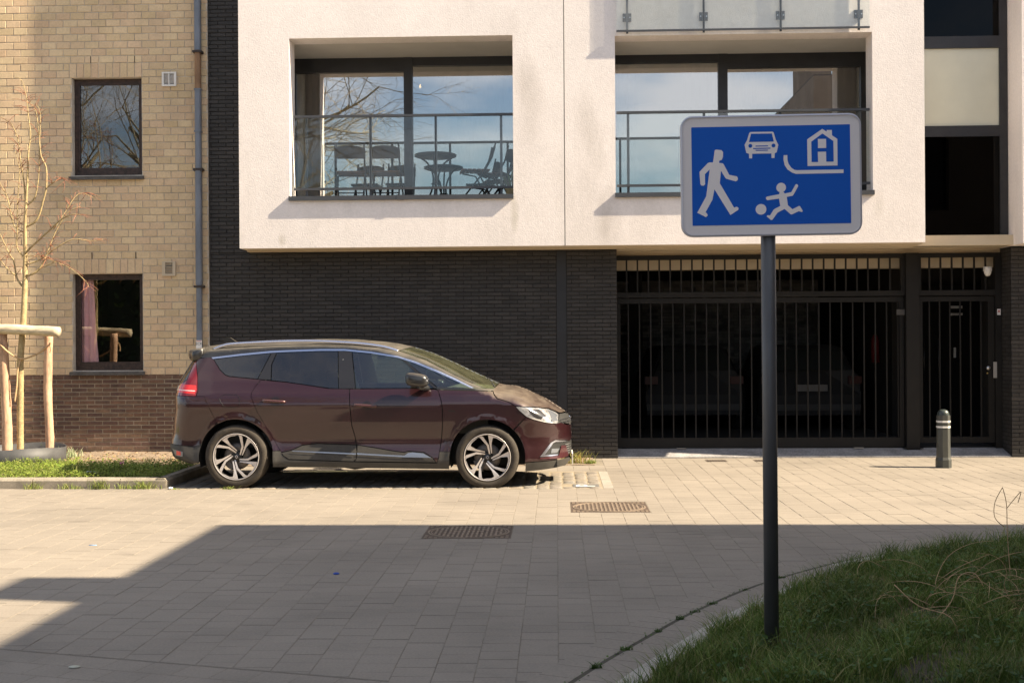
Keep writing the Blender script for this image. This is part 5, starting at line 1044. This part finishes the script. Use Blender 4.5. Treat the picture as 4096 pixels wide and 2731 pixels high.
MB().tube(catmull([(p[0], TY + .02 * math.sin(p[1] * 3), p[1]) for p in TR], 3), np.interp(np.linspace(0, 1, (len(TR) - 1) * 3 + 1), np.linspace(0, 1, len(TR)), tr_r), 10).build('trunk', bark, tree, True)
BR = [[(-7.021, 2.553), (-6.911, 2.595), (-6.823, 2.692), (-6.767, 2.821), (-6.657, 2.906), (-6.416, 3.033), (-6.176, 3.009), (-6.012, 3.029)], [(-6.823, 2.659), (-6.658, 2.722), (-6.626, 2.733), (-6.44, 2.656), (-6.31, 2.569), (-6.19, 2.46), (-6.143, 2.384)], [(-7.03, 2.70), (-6.866, 2.757), (-6.767, 2.842), (-6.656, 3.121), (-6.501, 3.379), (-6.38, 3.453), (-6.337, 3.463)], [(-7.04, 2.812), (-6.833, 2.804), (-6.637, 2.733)], [(-7.041, 2.845), (-6.942, 2.93), (-6.656, 3.165), (-6.502, 3.282), (-6.326, 3.345), (-6.207, 3.322)], [(-7.03, 3.2), (-6.874, 3.296), (-6.784, 3.554), (-6.74, 3.726), (-6.738, 3.985), (-6.803, 4.137), (-6.823, 4.417), (-6.843, 4.633), (-6.875, 4.763), (-6.962, 4.851)], [(-7.02, 3.48), (-6.894, 3.598), (-6.837, 3.9), (-6.824, 4.202), (-6.80, 4.677), (-6.85, 4.807)], [(-7.06, 2.39), (-7.142, 2.478), (-7.185, 2.565), (-7.228, 2.76), (-7.293, 2.847), (-7.445, 3.151), (-7.55, 3.4)], [(-7.185, 2.565), (-7.294, 2.674), (-7.468, 2.913), (-7.6, 3.05)], [(-7.05, 3.12), (-7.181, 3.213), (-7.224, 3.408), (-7.266, 3.602), (-7.331, 3.733), (-7.418, 3.885), (-7.6, 4.05)], [(-7.03, 3.427), (-7.046, 3.773), (-7.088, 4.075), (-7.119, 4.356), (-7.173, 4.508), (-7.238, 4.595), (-7.435, 4.706)], [(-7.05, 2.79), (-7.15, 2.932), (-7.137, 3.191), (-7.135, 3.493), (-7.1, 3.903), (-7.11, 4.032), (-7.153, 4.206)], [(-6.74, 3.72), (-6.608, 3.789), (-6.498, 3.821), (-6.411, 3.755)], [(-6.656, 3.165), (-6.501, 3.422), (-6.412, 3.593), (-6.325, 3.657), (-6.194, 3.602)]]
TB = MB()
for bi, b in enumerate(BR):
    dy = random.uniform(-.35, .25); L_ = len(b); pts = catmull([(p[0], TY + dy * i / L_, p[1]) for i, p in enumerate(b)], 3); r0 = .016 if bi in (0, 4, 5, 7) else .011
    if bi in (1, 3, 12, 13): r0 = .007
    MB().tube(pts, list(np.linspace(r0, .0028, len(pts))), 6).build('branch', bark, tree, True)
    for k in range(18):
        q = random.uniform(.25, 1.); i = min(len(pts) - 2, int(q * (len(pts) - 1))); p = pts[i]; d = (pts[i + 1] - pts[i]).normalized(); s = random.choice((-1, 1)); v = (d + Vector((s * random.uniform(.5, 1.2), random.uniform(-.6, .6), random.uniform(-.1, .5)))).normalized(); l = random.uniform(.08, .22)
        TB.tube([p, p + v * l * .5, p + v * l * .8 + Vector((0, 0, -.01)), p + v * l + Vector((s * .02, 0, -.035))], [.0034, .003, .0026, .002], 4)
for k in range(26):
    z = random.uniform(2.7, 5.0); x = float(np.interp(z, [p[1] for p in TR[:16]], [p[0] for p in TR[:16]])); s = random.choice((-1, 1)); v = Vector((s, random.uniform(-1, 1), random.uniform(.2, .9))).normalized(); l = random.uniform(.1, .28); p = Vector((x, TY, z))
    TB.tube([p, p + v * l * .6, p + v * l + Vector((s * .03, 0, -.03))], [.0036, .003, .002], 4)
TB.build('twigs', twig, tree, True, kind='stuff')
woodS = M('stake_wood', (.50, .31, .20), .85, var=.3, vs=9, fine=.2, fs=50, stretch=(1, 1, .25), bump=.004, bs=30); beamM = M('beam_wood', (.52, .43, .30), .85, var=.25, vs=9, fine=.25, fs=40, stretch=(.25, 1, 1), bump=.004, bs=30); ropeM = M('rope', (.50, .33, .18), .95, fine=.35, fs=150)
sup_ = thing('tree_support', 'rough wooden stakes with crossbeam and rope holding up the young tree', 'tree support', (-7.0, TY, .1))
def log(name, pts, rad, mt):
    mb = MB(); mb.tube(catmull(pts, 4), [rad * random.uniform(.93, 1.06) for _ in range((len(pts) - 1) * 4 + 1)], 12); return mb.build(name, mt, sup_, True)
log('stake', [(-7.335, 15.8, 1.80), (-7.31, 15.8, 1.3), (-7.288, 15.8, .88), (-7.275, 15.8, .4), (-7.283, 15.8, .0)], .064, woodS); log('stake', [(-6.750, 15.9, 1.80), (-6.765, 15.9, 1.3), (-6.768, 15.9, .9), (-6.745, 15.9, .4), (-6.755, 15.9, .0)], .054, woodS)
log('stake', [(-8.28, 15.82, 1.80), (-8.27, 15.82, 1.2), (-8.29, 15.82, .6), (-8.28, 15.82, .0)], .06, woodS)
log('crossbeam', [(-8.4, 15.74, 1.868), (-7.8, 15.74, 1.86), (-7.2, 15.745, 1.842), (-6.9, 15.75, 1.826), (-6.545, 15.75, 1.805)], .069, beamM)
MB().lathe([(.001, -.01), (.06, -.009), (.066, 0), (.066, .01)], (-7.40, 15.67, 1.845), 'y', 16).build('beam_end', M('beam_dark', (.06, .02, .016), .9), sup_)
rp_ = catmull([(-7.36, 15.72, 1.68), (-7.23, 15.72, 1.548), (-7.12, 15.76, 1.47), (-7.05, 15.79, 1.45), (-6.98, 15.79, 1.468), (-6.87, 15.84, 1.52), (-6.76, 15.84, 1.60), (-6.70, 15.86, 1.66)], 5); MB().tube(rp_, .012, 7).build('rope', ropeM, sup_, True)
MB().tube(catmull([(-7.08, 15.79, 1.46), (-7.115, 15.77, 1.3), (-7.13, 15.77, 1.1), (-7.16, 15.77, .88)], 5), .011, 7).build('rope', ropeM, sup_, True); MB().tube(catmull([(-6.71, 15.83, 1.66), (-6.69, 15.82, 1.58), (-6.695, 15.82, 1.53)], 4), [.012] * 8 + [.02], 7).build('rope', ropeM, sup_, True)
rb_ = thing('root_barrier_ring', 'dark grey plastic ring set round the foot of the young tree', 'planter ring', (-7.15, 15.9, .08))
mb = MB(); nn = 56; a0, a1 = R(-200), R(160)
for k in range(nn):
    break
for k in range(0):
    p = [(-7.10 + .60 * math.cos(a0 + (a1 - a0) * j / nn), 15.72 + .60 * math.sin(a0 + (a1 - a0) * j / nn), .03 * math.sin(3 * (a0 + (a1 - a0) * j / nn))) for j in (k, k + 1)]
    mb.quad((p[0][0], p[0][1], .04), (p[1][0], p[1][1], .04), (p[1][0], p[1][1], .255 + p[1][2] * .5), (p[0][0], p[0][1], .255 + p[0][2] * .5))
ri = [(-7.10 + rr * math.cos(a0 + (a1 - a0) * j / nn), 15.72 + rr * math.sin(a0 + (a1 - a0) * j / nn), zz + (.012 * math.sin(3 * j / nn * 6.28) if zz > .1 else 0)) for rr, zz in ((.60, .04), (.605, .30), (.596, .30), (.590, .04)) for j in range(nn + 1)]
mb.add(ri, [(q * (nn + 1) + j, q * (nn + 1) + j + 1, ((q + 1) % 4) * (nn + 1) + j + 1, ((q + 1) % 4) * (nn + 1) + j) for q in range(4) for j in range(nn)])
o = mb.build('plastic_band', M('ring_plastic', (.05, .05, .052), .6, var=.3, vs=5, fine=.1), rb_, True)

# ================================================================== GREENERY
def blades(name, pos, hmin, hmax, wmin, wmax, lean, mat, kind='stuff', parent=None, seg=3, **kw):
    n = len(pos); P = np.array(pos, float); h = rng.uniform(hmin, hmax, n); w = rng.uniform(wmin, wmax, n); a = rng.uniform(0, 2 * np.pi, n); ln = rng.uniform(.2, 1, n) * lean * h; fa = rng.uniform(0, 2 * np.pi, n)
    d = np.stack([np.cos(a), np.sin(a)], 1); sd_ = np.stack([np.cos(fa), np.sin(fa)], 1); V = []; 
    for k in range(seg):
        t = k / seg; c = P.copy(); c[:, 0] += d[:, 0] * ln * t * t; c[:, 1] += d[:, 1] * ln * t * t; c[:, 2] += h * t * (1 - .25 * t * lean); ww = (w * (1 - t * .6))[:, None] / 2
        l = c.copy(); l[:, :2] -= sd_ * ww; r = c.copy(); r[:, :2] += sd_ * ww; V += [l, r]
    c = P.copy(); c[:, 0] += d[:, 0] * ln; c[:, 1] += d[:, 1] * ln; c[:, 2] += h * (1 - .25 * lean); V.append(c)
    V = np.stack(V, 1).reshape(-1, 3); m_ = 2 * seg + 1; base = (np.arange(n) * m_)[:, None]; F = []
    for k in range(seg - 1): F.append(base + np.array([2 * k, 2 * k + 1, 2 * k + 3, 2 * k + 2]))
    quads = np.concatenate(F, 0) if F else np.zeros((0, 4), int); tris = base + np.array([2 * seg - 2, 2 * seg - 1, 2 * seg])
    me = bpy.data.meshes.new(name); me.from_pydata(V.tolist(), [], quads.tolist() + tris.tolist()); me.materials.append(mat); me.update(); return link(name, me, parent, kind=kind, **kw)
def leaves(name, pos, smin, smax, mat, tilt=.5, kind='stuff', parent=None, **kw):
    n = len(pos); P = np.array(pos, float); s = rng.uniform(smin, smax, n); a = rng.uniform(0, 2 * np.pi, n); tl = rng.uniform(-tilt, tilt, n); tr2 = rng.uniform(-tilt, tilt, n)
    u = np.stack([np.cos(a), np.sin(a), tl], 1); v = np.stack([-np.sin(a), np.cos(a), tr2], 1); u /= np.linalg.norm(u, axis=1)[:, None]; v /= np.linalg.norm(v, axis=1)[:, None]; shp = [(-.1, 0), (.25, .42), (.7, .38), (1., 0), (.7, -.38), (.25, -.42)]
    V = np.stack([P + u * (s * p)[:, None] + v * (s * q)[:, None] for p, q in shp], 1).reshape(-1, 3); F = ((np.arange(n) * 6)[:, None] + np.arange(6)).tolist()
    me = bpy.data.meshes.new(name); me.from_pydata(V.tolist(), [], F); me.materials.append(mat); me.update(); return link(name, me, parent, kind=kind, **kw)
def foliage(name, cols, rough=.55, tr=.25):
    mt = M(name, cols=cols, rough=rough, spec=.3, var=.3, vs=2.2); t = mt.node_tree; N = t.nodes; L = t.links; b = N['Principled BSDF']; s = b.inputs['Base Color'].links[0].from_socket; td = N.new('ShaderNodeBsdfTranslucent'); L.new(s, td.inputs[0]); mx = N.new('ShaderNodeMixShader'); mx.inputs[0].default_value = tr; o = N['Material Output']; L.new(b.outputs[0], mx.inputs[1]); L.new(td.outputs[0], mx.inputs[2]); L.new(mx.outputs[0], o.inputs[0]); return mt
grassM = foliage('verge_grass', [(.048, .095, .017), (.08, .135, .022), (.13, .185, .034), (.06, .11, .019), (.18, .22, .048), (.31, .26, .12)])
def verge_pts(n, ylo=5.3, yhi=10.5, dmin=0., clump=.0, xmax=5.35):
    out = []
    while len(out) < n:
        y = yhi - (yhi - ylo) * random.random() ** .8; x = random.uniform(.1, xmax)
        if x > .42 * y + (.35 if random.random() < .7 else 1.7): continue
        d, i = dist_in(x, y); e = d - inner_d(i) - .03 * mnoise.noise((x * 5, y * 5, 1)) * 2
        if e < dmin: continue
        if clump and mnoise.noise((x * 3.2, y * 3.2, 4)) < clump + random.uniform(-.3, .3): continue
        if mnoise.noise((x * 2.6, y * 2.6, 13)) < -.28 and e > .12 and random.random() < .8: continue
        out.append((x, y, vergez(x, y) - .004))
    return out
blades('verge_turf', verge_pts(62000), .03, .085, .003, .006, .7, grassM, label='dark green rough grass on the verge around the sign pole', cat='grass')
blades('verge_long_grass', verge_pts(25000, clump=.05), .08, .21, .003, .006, .9, grassM, label='longer tufts of grass rising from the verge', cat='grass')
blades('verge_dry_grass', [p for p in verge_pts(24000) if mnoise.noise((p[0] * 2.3, p[1] * 2.3, 9)) > .05 or (abs(p[0] - 1.95) < .32 and abs(p[1] - 6.85) < .3)], .03, .09, .002, .004, 1.6, foliage('dry_grass', [(.30, .22, .12), (.38, .28, .16), (.22, .16, .085)]), label='patches of dry straw-coloured grass on the verge', cat='grass')
leaves('verge_weeds', [(p[0], p[1], p[2] + random.uniform(.02, .10)) for p in verge_pts(6000, clump=.1, dmin=.25)], .012, .034, foliage('weed_leaves', [(.04, .085, .024), (.055, .11, .026), (.08, .14, .036)]), .5, label='low broad-leaved weeds growing through the verge grass', cat='weeds')
# dead bramble at the right
drym = M('dead_stem', (.46, .30, .17), .85, var=.3, vs=10)
br = thing('dead_bramble', 'tangle of dry tan bramble stems at the right end of the verge', 'bramble', (2.6, 7.0, .05))
for k in range(90):
    x, y = random.gauss(2.72, .30), random.gauss(7.0, .40)
    if x > .42 * y + .5: x = .42 * y
    a = random.uniform(0, 6.28); l = random.uniform(.25, .75); p = [Vector((x, y, vergez(x, y)))]; d = Vector((math.cos(a), math.sin(a) * .6, random.uniform(.2, .9)))
    for j in range(6): p.append(p[-1] + d * l / 6); d = (d + Vector((random.gauss(0, .22), random.gauss(0, .22), -.24))).normalized(); 
    for q in p: q.z = max(q.z, vergez(q.x, q.y) + .01)
    MB().tube(catmull(p, 2), list(np.linspace(.0022, .001, 13)), 5).build('stem', drym, br, True)
for pts in ([(2.98, 8.1, .03), (2.96, 8.1, .35), (2.955, 8.1, .55), (2.93, 8.1, .66)], [(2.955, 8.1, .52), (3.02, 8.1, .60), (3.05, 8.1, .63), (3.03, 8.1, .56)], [(2.93, 8.1, .66), (2.88, 8.1, .56), (2.88, 8.1, .46), (2.94, 8.1, .40)], [(1.95, 6.5, .1), (2.08, 6.5, .25), (2.12, 6.5, .38), (2.2, 6.5, .40), (2.25, 6.5, .33)], [(2.05, 6.25, .05), (2.0, 6.25, .22), (1.85, 6.3, .27), (1.74, 6.35, .37)]):
    MB().tube(catmull(pts, 4), .0026, 5).build('stem', drym, br, True)
# moss and tufts
bright = foliage('bed_leaves', [(.17, .25, .035), (.24, .31, .05), (.12, .20, .03), (.33, .36, .08), (.20, .28, .05)], .5, .3); tuftM = foliage('tuft_grass', [(.20, .27, .05), (.28, .31, .08), (.14, .22, .04), (.36, .32, .12)], .5, .3); vt = foliage('joint_tuft_grass', [(.05, .10, .025), (.09, .14, .035)], .55)
bp_ = []
while len(bp_) < 26000:
    x = random.uniform(-8.4, -4.55); y = 13.70 + (15.65 - 13.70) * random.random(); e = 15.55 - .35 * abs(mnoise.noise((x * 1.3, 2, 0))) - (.25 if x > -6.2 else -.1)
    if y > e + random.uniform(-.15, .1) and random.random() < .94: continue
    if math.hypot(x + 7.10, y - 15.72) < .58 and random.random() < .9: continue
    bp_.append((x, y, bedz(x, y) + random.uniform(0, .085) * (1 + .8 * mnoise.noise((x * 4, y * 4, 6)))))
leaves('bed_ground_cover', bp_, .012, .028, bright, .6, label='bright green low weeds carpeting the planting bed', cat='weeds')
blades('bed_grass', [(p[0], p[1], p[2] - .02) for p in bp_[:7000]], .04, .10, .003, .006, .7, tuftM, label='short grass among the weeds of the planting bed', cat='grass')
leaves('soil_litter', [(random.uniform(-8.2, -4.6), random.uniform(15.5, 16.9), .10 + random.uniform(0, .03)) for _ in range(1800)], .01, .035, foliage('dead_leaves', [(.40, .28, .17), (.30, .19, .11), (.24, .21, .10)]), .8, label='dead leaves lying on the bare soil below the brick wall', cat='leaf litter')
def tuft(x, y, z, n, h, spr, label, mt, nm='weed_tuft', grp='weed tufts in the paving joints', w=(.004, .008), lean=1.1):
    pos = [(x + random.gauss(0, spr), y + random.gauss(0, spr * .45), z) for _ in range(n)]
    blades(nm, pos, h * .4, h, w[0], w[1], lean, mt, kind=None, label=label, cat='weed', group=grp)
tuft(-5.95, 13.555, 0, 60, .14, .05, 'leafy green weed at the kerb joint below the tree', tuftM); tuft(-5.57, 13.555, 0, 45, .11, .05, 'small weed at the kerb left of its tallest tuft', tuftM); tuft(-5.44, 13.555, 0, 25, .07, .03, 'tiniest weed at the foot of the bed kerb', tuftM)
tuft(-5.19, 13.555, 0, 90, .19, .06, 'spiky grass tuft in front of the middle of the bed kerb', tuftM); tuft(-4.90, 13.555, 0, 45, .12, .05, 'sparse weed at the kerb joint nearest the car', tuftM); tuft(-4.68, 13.555, 0, 120, .17, .07, 'dense grass tuft in front of the end kerb stone', tuftM)
tuft(-3.70, 13.50, 0, 40, .06, .05, 'low weed on the paving in front of the rear tyre', tuftM); tuft(-4.30, 13.49, 0, 30, .04, .05, 'weed by the crumpled tissue at the end of the kerb', tuftM)
tuft(.22, 16.3, .005, 170, .26, .11, 'yellow-green grass clump ahead of the car bumper', foliage('clump_grass', [(.30, .33, .06), (.42, .36, .10), (.22, .28, .05), (.40, .20, .10)], .5, .3), 'grass_clump', None); tuft(.45, 16.25, .005, 150, .08, .04, 'flat weeds beside the grass clump by the black wall', tuftM, 'flat_weed', None)
tuft(-6.60, 16.15, .11, 90, .20, .10, 'pale grey-green bushy weed right of the tree support', foliage('grey_weed', [(.34, .38, .22), (.28, .34, .18), (.42, .44, .30)], .6), 'bushy_weed', None, (.008, .016), .6); tuft(-7.0, 16.4, .12, 70, .24, .08, 'pointed yellow-green weed between the tree and right stake', tuftM, 'pointed_weed', None, (.010, .02), .8)
tuft(-4.55, 15.6, .0, 60, .10, .10, 'weeds growing behind the rear wheel at the kerb end', tuftM, 'low_weed', None)
for k, (i, n_, h_) in enumerate(((22, 80, .09), (26, 70, .07), (31, 50, .06), (36, 60, .07), (39, 40, .05), (42, 60, .06), (47, 40, .05), (52, 45, .05))):
    e = EDGE[i]; tuft(e[0] + .015, e[1], .004, n_ // 2 + 8, h_ * .6, .016, ['grass tuft in the curved joint nearest the camera', 'second grass tuft in the curved joint from the camera', 'third grass tuft in the curved joint from the camera', 'fourth grass tuft in the curved joint from the camera', 'fifth grass tuft in the curved joint from the camera', 'sixth grass tuft in the curved joint from the camera', 'grass tuft in the curved joint left of the sign pole', 'grass tuft in the curved joint right beside the sign pole'][k], vt, 'joint_weed', 'weeds in the curved verge joint')
jp = []
for i in range(16, 70):
    e = EDGE[i]
    for k in range(12): jp.append((e[0] + random.uniform(-.02, .03), e[1] + random.uniform(-.05, .05), .004))
leaves('joint_moss', jp, .006, .016, vt, .6, label='moss filling the curved joint along the verge', cat='moss')
# ================================================================== LITTER
def litter(nm, label, mb, mt, loc): t = mb.build(nm, mt, None, loc=loc, label=label, cat='litter', smooth=True); return t
litter('plastic_ring', 'small blue plastic ring lying in the shaded street', MB().lathe([(.018, 0), (.022, .003), (.022, .008), (.018, .010), (.014, .008), (.014, .003)], n=24, close=True), M('ring_blue', (.02, .07, .38), .5), (-1.57, 8.54, .001))
def crumple(s, n=10, sq=.5):
    mb = MB(); vs = []
    for j in range(n + 1):
        for i in range(n):
            a, p = 6.283 * i / n, math.pi * j / n; v = Vector((math.sin(p) * math.cos(a), math.sin(p) * math.sin(a), math.cos(p) * sq)); vs.append(tuple(v * s * (1 + .45 * mnoise.noise(v * 2.5))))
    mb.add([(x, y, z + s * sq) for x, y, z in vs], [(j * n + i, j * n + (i + 1) % n, (j + 1) * n + (i + 1) % n, (j + 1) * n + i) for j in range(n) for i in range(n)]); return mb
tis = M('tissue_white', (.78, .78, .78), .9)
litter('crumpled_tissue', 'crumpled white tissue at the end of the bed kerb', crumple(.026), tis, (-4.36, 13.52, 0))
mb = MB(); mb.prism([(-.075, -.02), (.02, -.025), (.07, -.01), (.075, .012), (.0, .022), (-.07, .02)], lambda p: (p[0], p[1], .03 - .25 * max(0, p[0])), lambda p: (p[0], p[1], .018 - .25 * max(0, p[0]))); litter('white_wrapper', 'flat white wrapper lying on the green weeds of the bed', mb, tis, (-5.45, 14.05, .12))
mb = MB(); mb.prism([(-.032, -.006), (.03, -.008), (.032, .004), (-.03, .008)], lambda p: (p[0], p[1], .004), lambda p: (p[0], p[1], .001)); litter('blue_scrap', 'pale blue plastic scrap on the sunlit paving at left', mb, M('scrap_blue', (.2, .42, .75), .6), (-3.79, 9.76, 0))
mb = MB(); mb.prism(ell(0, 0, .03, 12), lambda p: (p[0], p[1] * .8, .004), lambda p: (p[0], p[1] * .8, .001)); litter('pale_leaf', 'pale dry leaf on the shaded paving at lower left', mb, M('leaf_pale', (.42, .42, .34), .8), (-2.46, 6.08, .0))
flow = thing('red_flower', 'small pink-flowered weed in the planting bed by the kerb', 'flower', (-5.2, 14.3, .1)); MB().tube([(-5.2, 14.3, .08), (-5.2, 14.3, .17), (-5.19, 14.3, .22)], .004, 5).build('stem', tuftM, flow)
leaves('petals', [(-5.195 + random.gauss(0, .012), 14.3 + random.gauss(0, .012), .215 + random.gauss(0, .012)) for _ in range(30)], .01, .02, M('petal_pink', (.5, .16, .22), .7), .9, kind=None, parent=flow)

# ================================================================== BEHIND THE CAMERA (seen in reflections, casts the street shadow)
HB_ = 7.2; nb = thing('neighbour_building', 'grey brick building across the street whose shadow falls on the paving', 'building', (9, 5, 0))
nbm = M('neighbour_brick', (.26, .21, .17), .9, var=.2, vs=2); bx0 = -3.05 + 1.18 * HB_; by1 = 10.86 - .17 * HB_
mb = MB(); panel_holes(mb, -(bx0 + 14), -bx0, 0, HB_, [(-(bx0 + 2.4 + 3.2 * k), -(bx0 + 1.1 + 3.2 * k), z, z + 1.5) for k in range(4) for z in (1.1, 4.2)], 0, .3)
mb.v = [(-x, by1 - y, z) for x, y, z in mb.v]; mb.build('front_wall', nbm, nb)
mb = MB(); mb.box(bx0, bx0 + 14, -14, by1 - .301, 0, HB_ - .001); mb.build('walls', nbm, nb); box('roof', M('roof_dark', (.07, .07, .075), .8), bx0 - .0, bx0 + 14, -14, by1, HB_, HB_ + .02, nb)
for k in range(4):
    for z in (1.1, 4.2): box('window', M('far_window', (.03, .035, .04), .1), bx0 + 1.1 + 3.2 * k, bx0 + 2.4 + 3.2 * k, by1 - .28, by1 - .2, z, z + 1.5, nb)
hc = 8.0; chx = -3.78 + 1.18 * hc; box('chimney', nbm, chx, chx + .75, 7.70 - .17 * hc, 8.42 - .17 * hc, HB_ - .2, hc, nb)
# bare tree
random.seed(5)
bt = thing('bare_tree', 'large leafless tree across the street reflected in the windows', 'tree', (-8.5, -5.5, 0)); bbark = M('tree_bark', (.23, .195, .125), .9, var=.3, vs=4)
def grow(mb, p, d, l, r, depth, mbt):
    pts = [p]; n = 5
    for i in range(n): d = (d + Vector((random.gauss(0, .13), random.gauss(0, .13), random.gauss(.02, .10) - (.05 if depth < 2 else 0)))).normalized(); pts.append(pts[-1] + d * l / n)
    (mb if r > .02 else mbt).tube(pts, list(np.linspace(r, r * .55, n + 1)), 7 if r > .06 else (5 if r > .02 else 3), False)
    if depth == 0: return
    for k in range(random.choice((3, 4, 4)) if depth > 1 else 8):
        i = random.choice((2, 3, 4, 5)); ax = Vector((random.gauss(0, 1), random.gauss(0, 1), random.gauss(0, .6))); q = (d * .9 + ax.normalized() * random.uniform(.55, 1.0)).normalized(); grow(mb, pts[i], q, l * random.uniform(.58, .80), r * random.uniform(.34, .5), depth - 1, mbt)
mbk, mbt = MB(), MB(); base = Vector((-8.5, -5.5, 0)); MB().tube(catmull([base, base + Vector((.1, 0, 2)), base + Vector((-.1, .1, 4.0)), base + Vector((.1, 0, 5.2))], 3), list(np.linspace(.34, .2, 10)), 12).build('trunk', bbark, bt, True)
for k in range(9):
    a = k * 2.399; grow(mbk, base + Vector((0, 0, 3.6 + k * .2)), Vector((math.cos(a), math.sin(a) * .6, .35 + .06 * k)).normalized(), 3.0, .085, 4, mbt)
mbk.build('limbs', bbark, bt, True); mbt.build('fine_twigs', M('tree_twig', (.26, .21, .13), .9), bt, kind='stuff')
t2 = copy_tree(bt, (-19.0, -8.5, 0), 'second large leafless tree across the street, further left', R(140)); bt.location = (-11.2, -6.0, 0); bt.scale = t2.scale = (1.3, 1.3, 1.4); bt['group'] = t2['group'] = 'bare trees across the street'
0 and print('TREES', [(o.name, [tuple(round(v, 1) for v in (o.matrix_world @ Vector(c))) for c in (o.bound_box[0], o.bound_box[6])]) for o in bpy.data.objects if o.name.startswith(('limbs', 'fine_twigs')) and not bpy.context.view_layer.update()])
# evergreen hedge and far ground line
hm = foliage('hedge_leaves', [(.020, .035, .010), (.035, .055, .016), (.05, .07, .022)], .6, .15); hp_ = []
for k in range(20000):
    x = random.uniform(-30, 4.0); y = random.uniform(-12.4, -11); z = random.random() ** .8 * ((5.2 if x < -10 else 2.4) + .8 * mnoise.noise((x * .5, 0, 3))); hp_.append((x, y, z))
hg = thing('evergreen_hedge', 'dark evergreen hedge across the street seen only in reflections', 'hedge', (-12, -11.7, 0))
mb = MB()
for k in range(34):
    x = -30 + k; hh = (4.9 if x < -10 else 2.0) + .8 * mnoise.noise((x * .5, 0, 3)); mb.box(x, x + .98, -12.3, -11.2, 0, hh)
mb.build('inner_growth', M('hedge_core', (.012, .016, .006), .95), hg, kind='stuff')
leaves('foliage', hp_, .14, .3, hm, 1.2, parent=hg, kind='stuff')
0 and dict(label='dark evergreen hedge across the street seen only in reflections', cat='hedge')
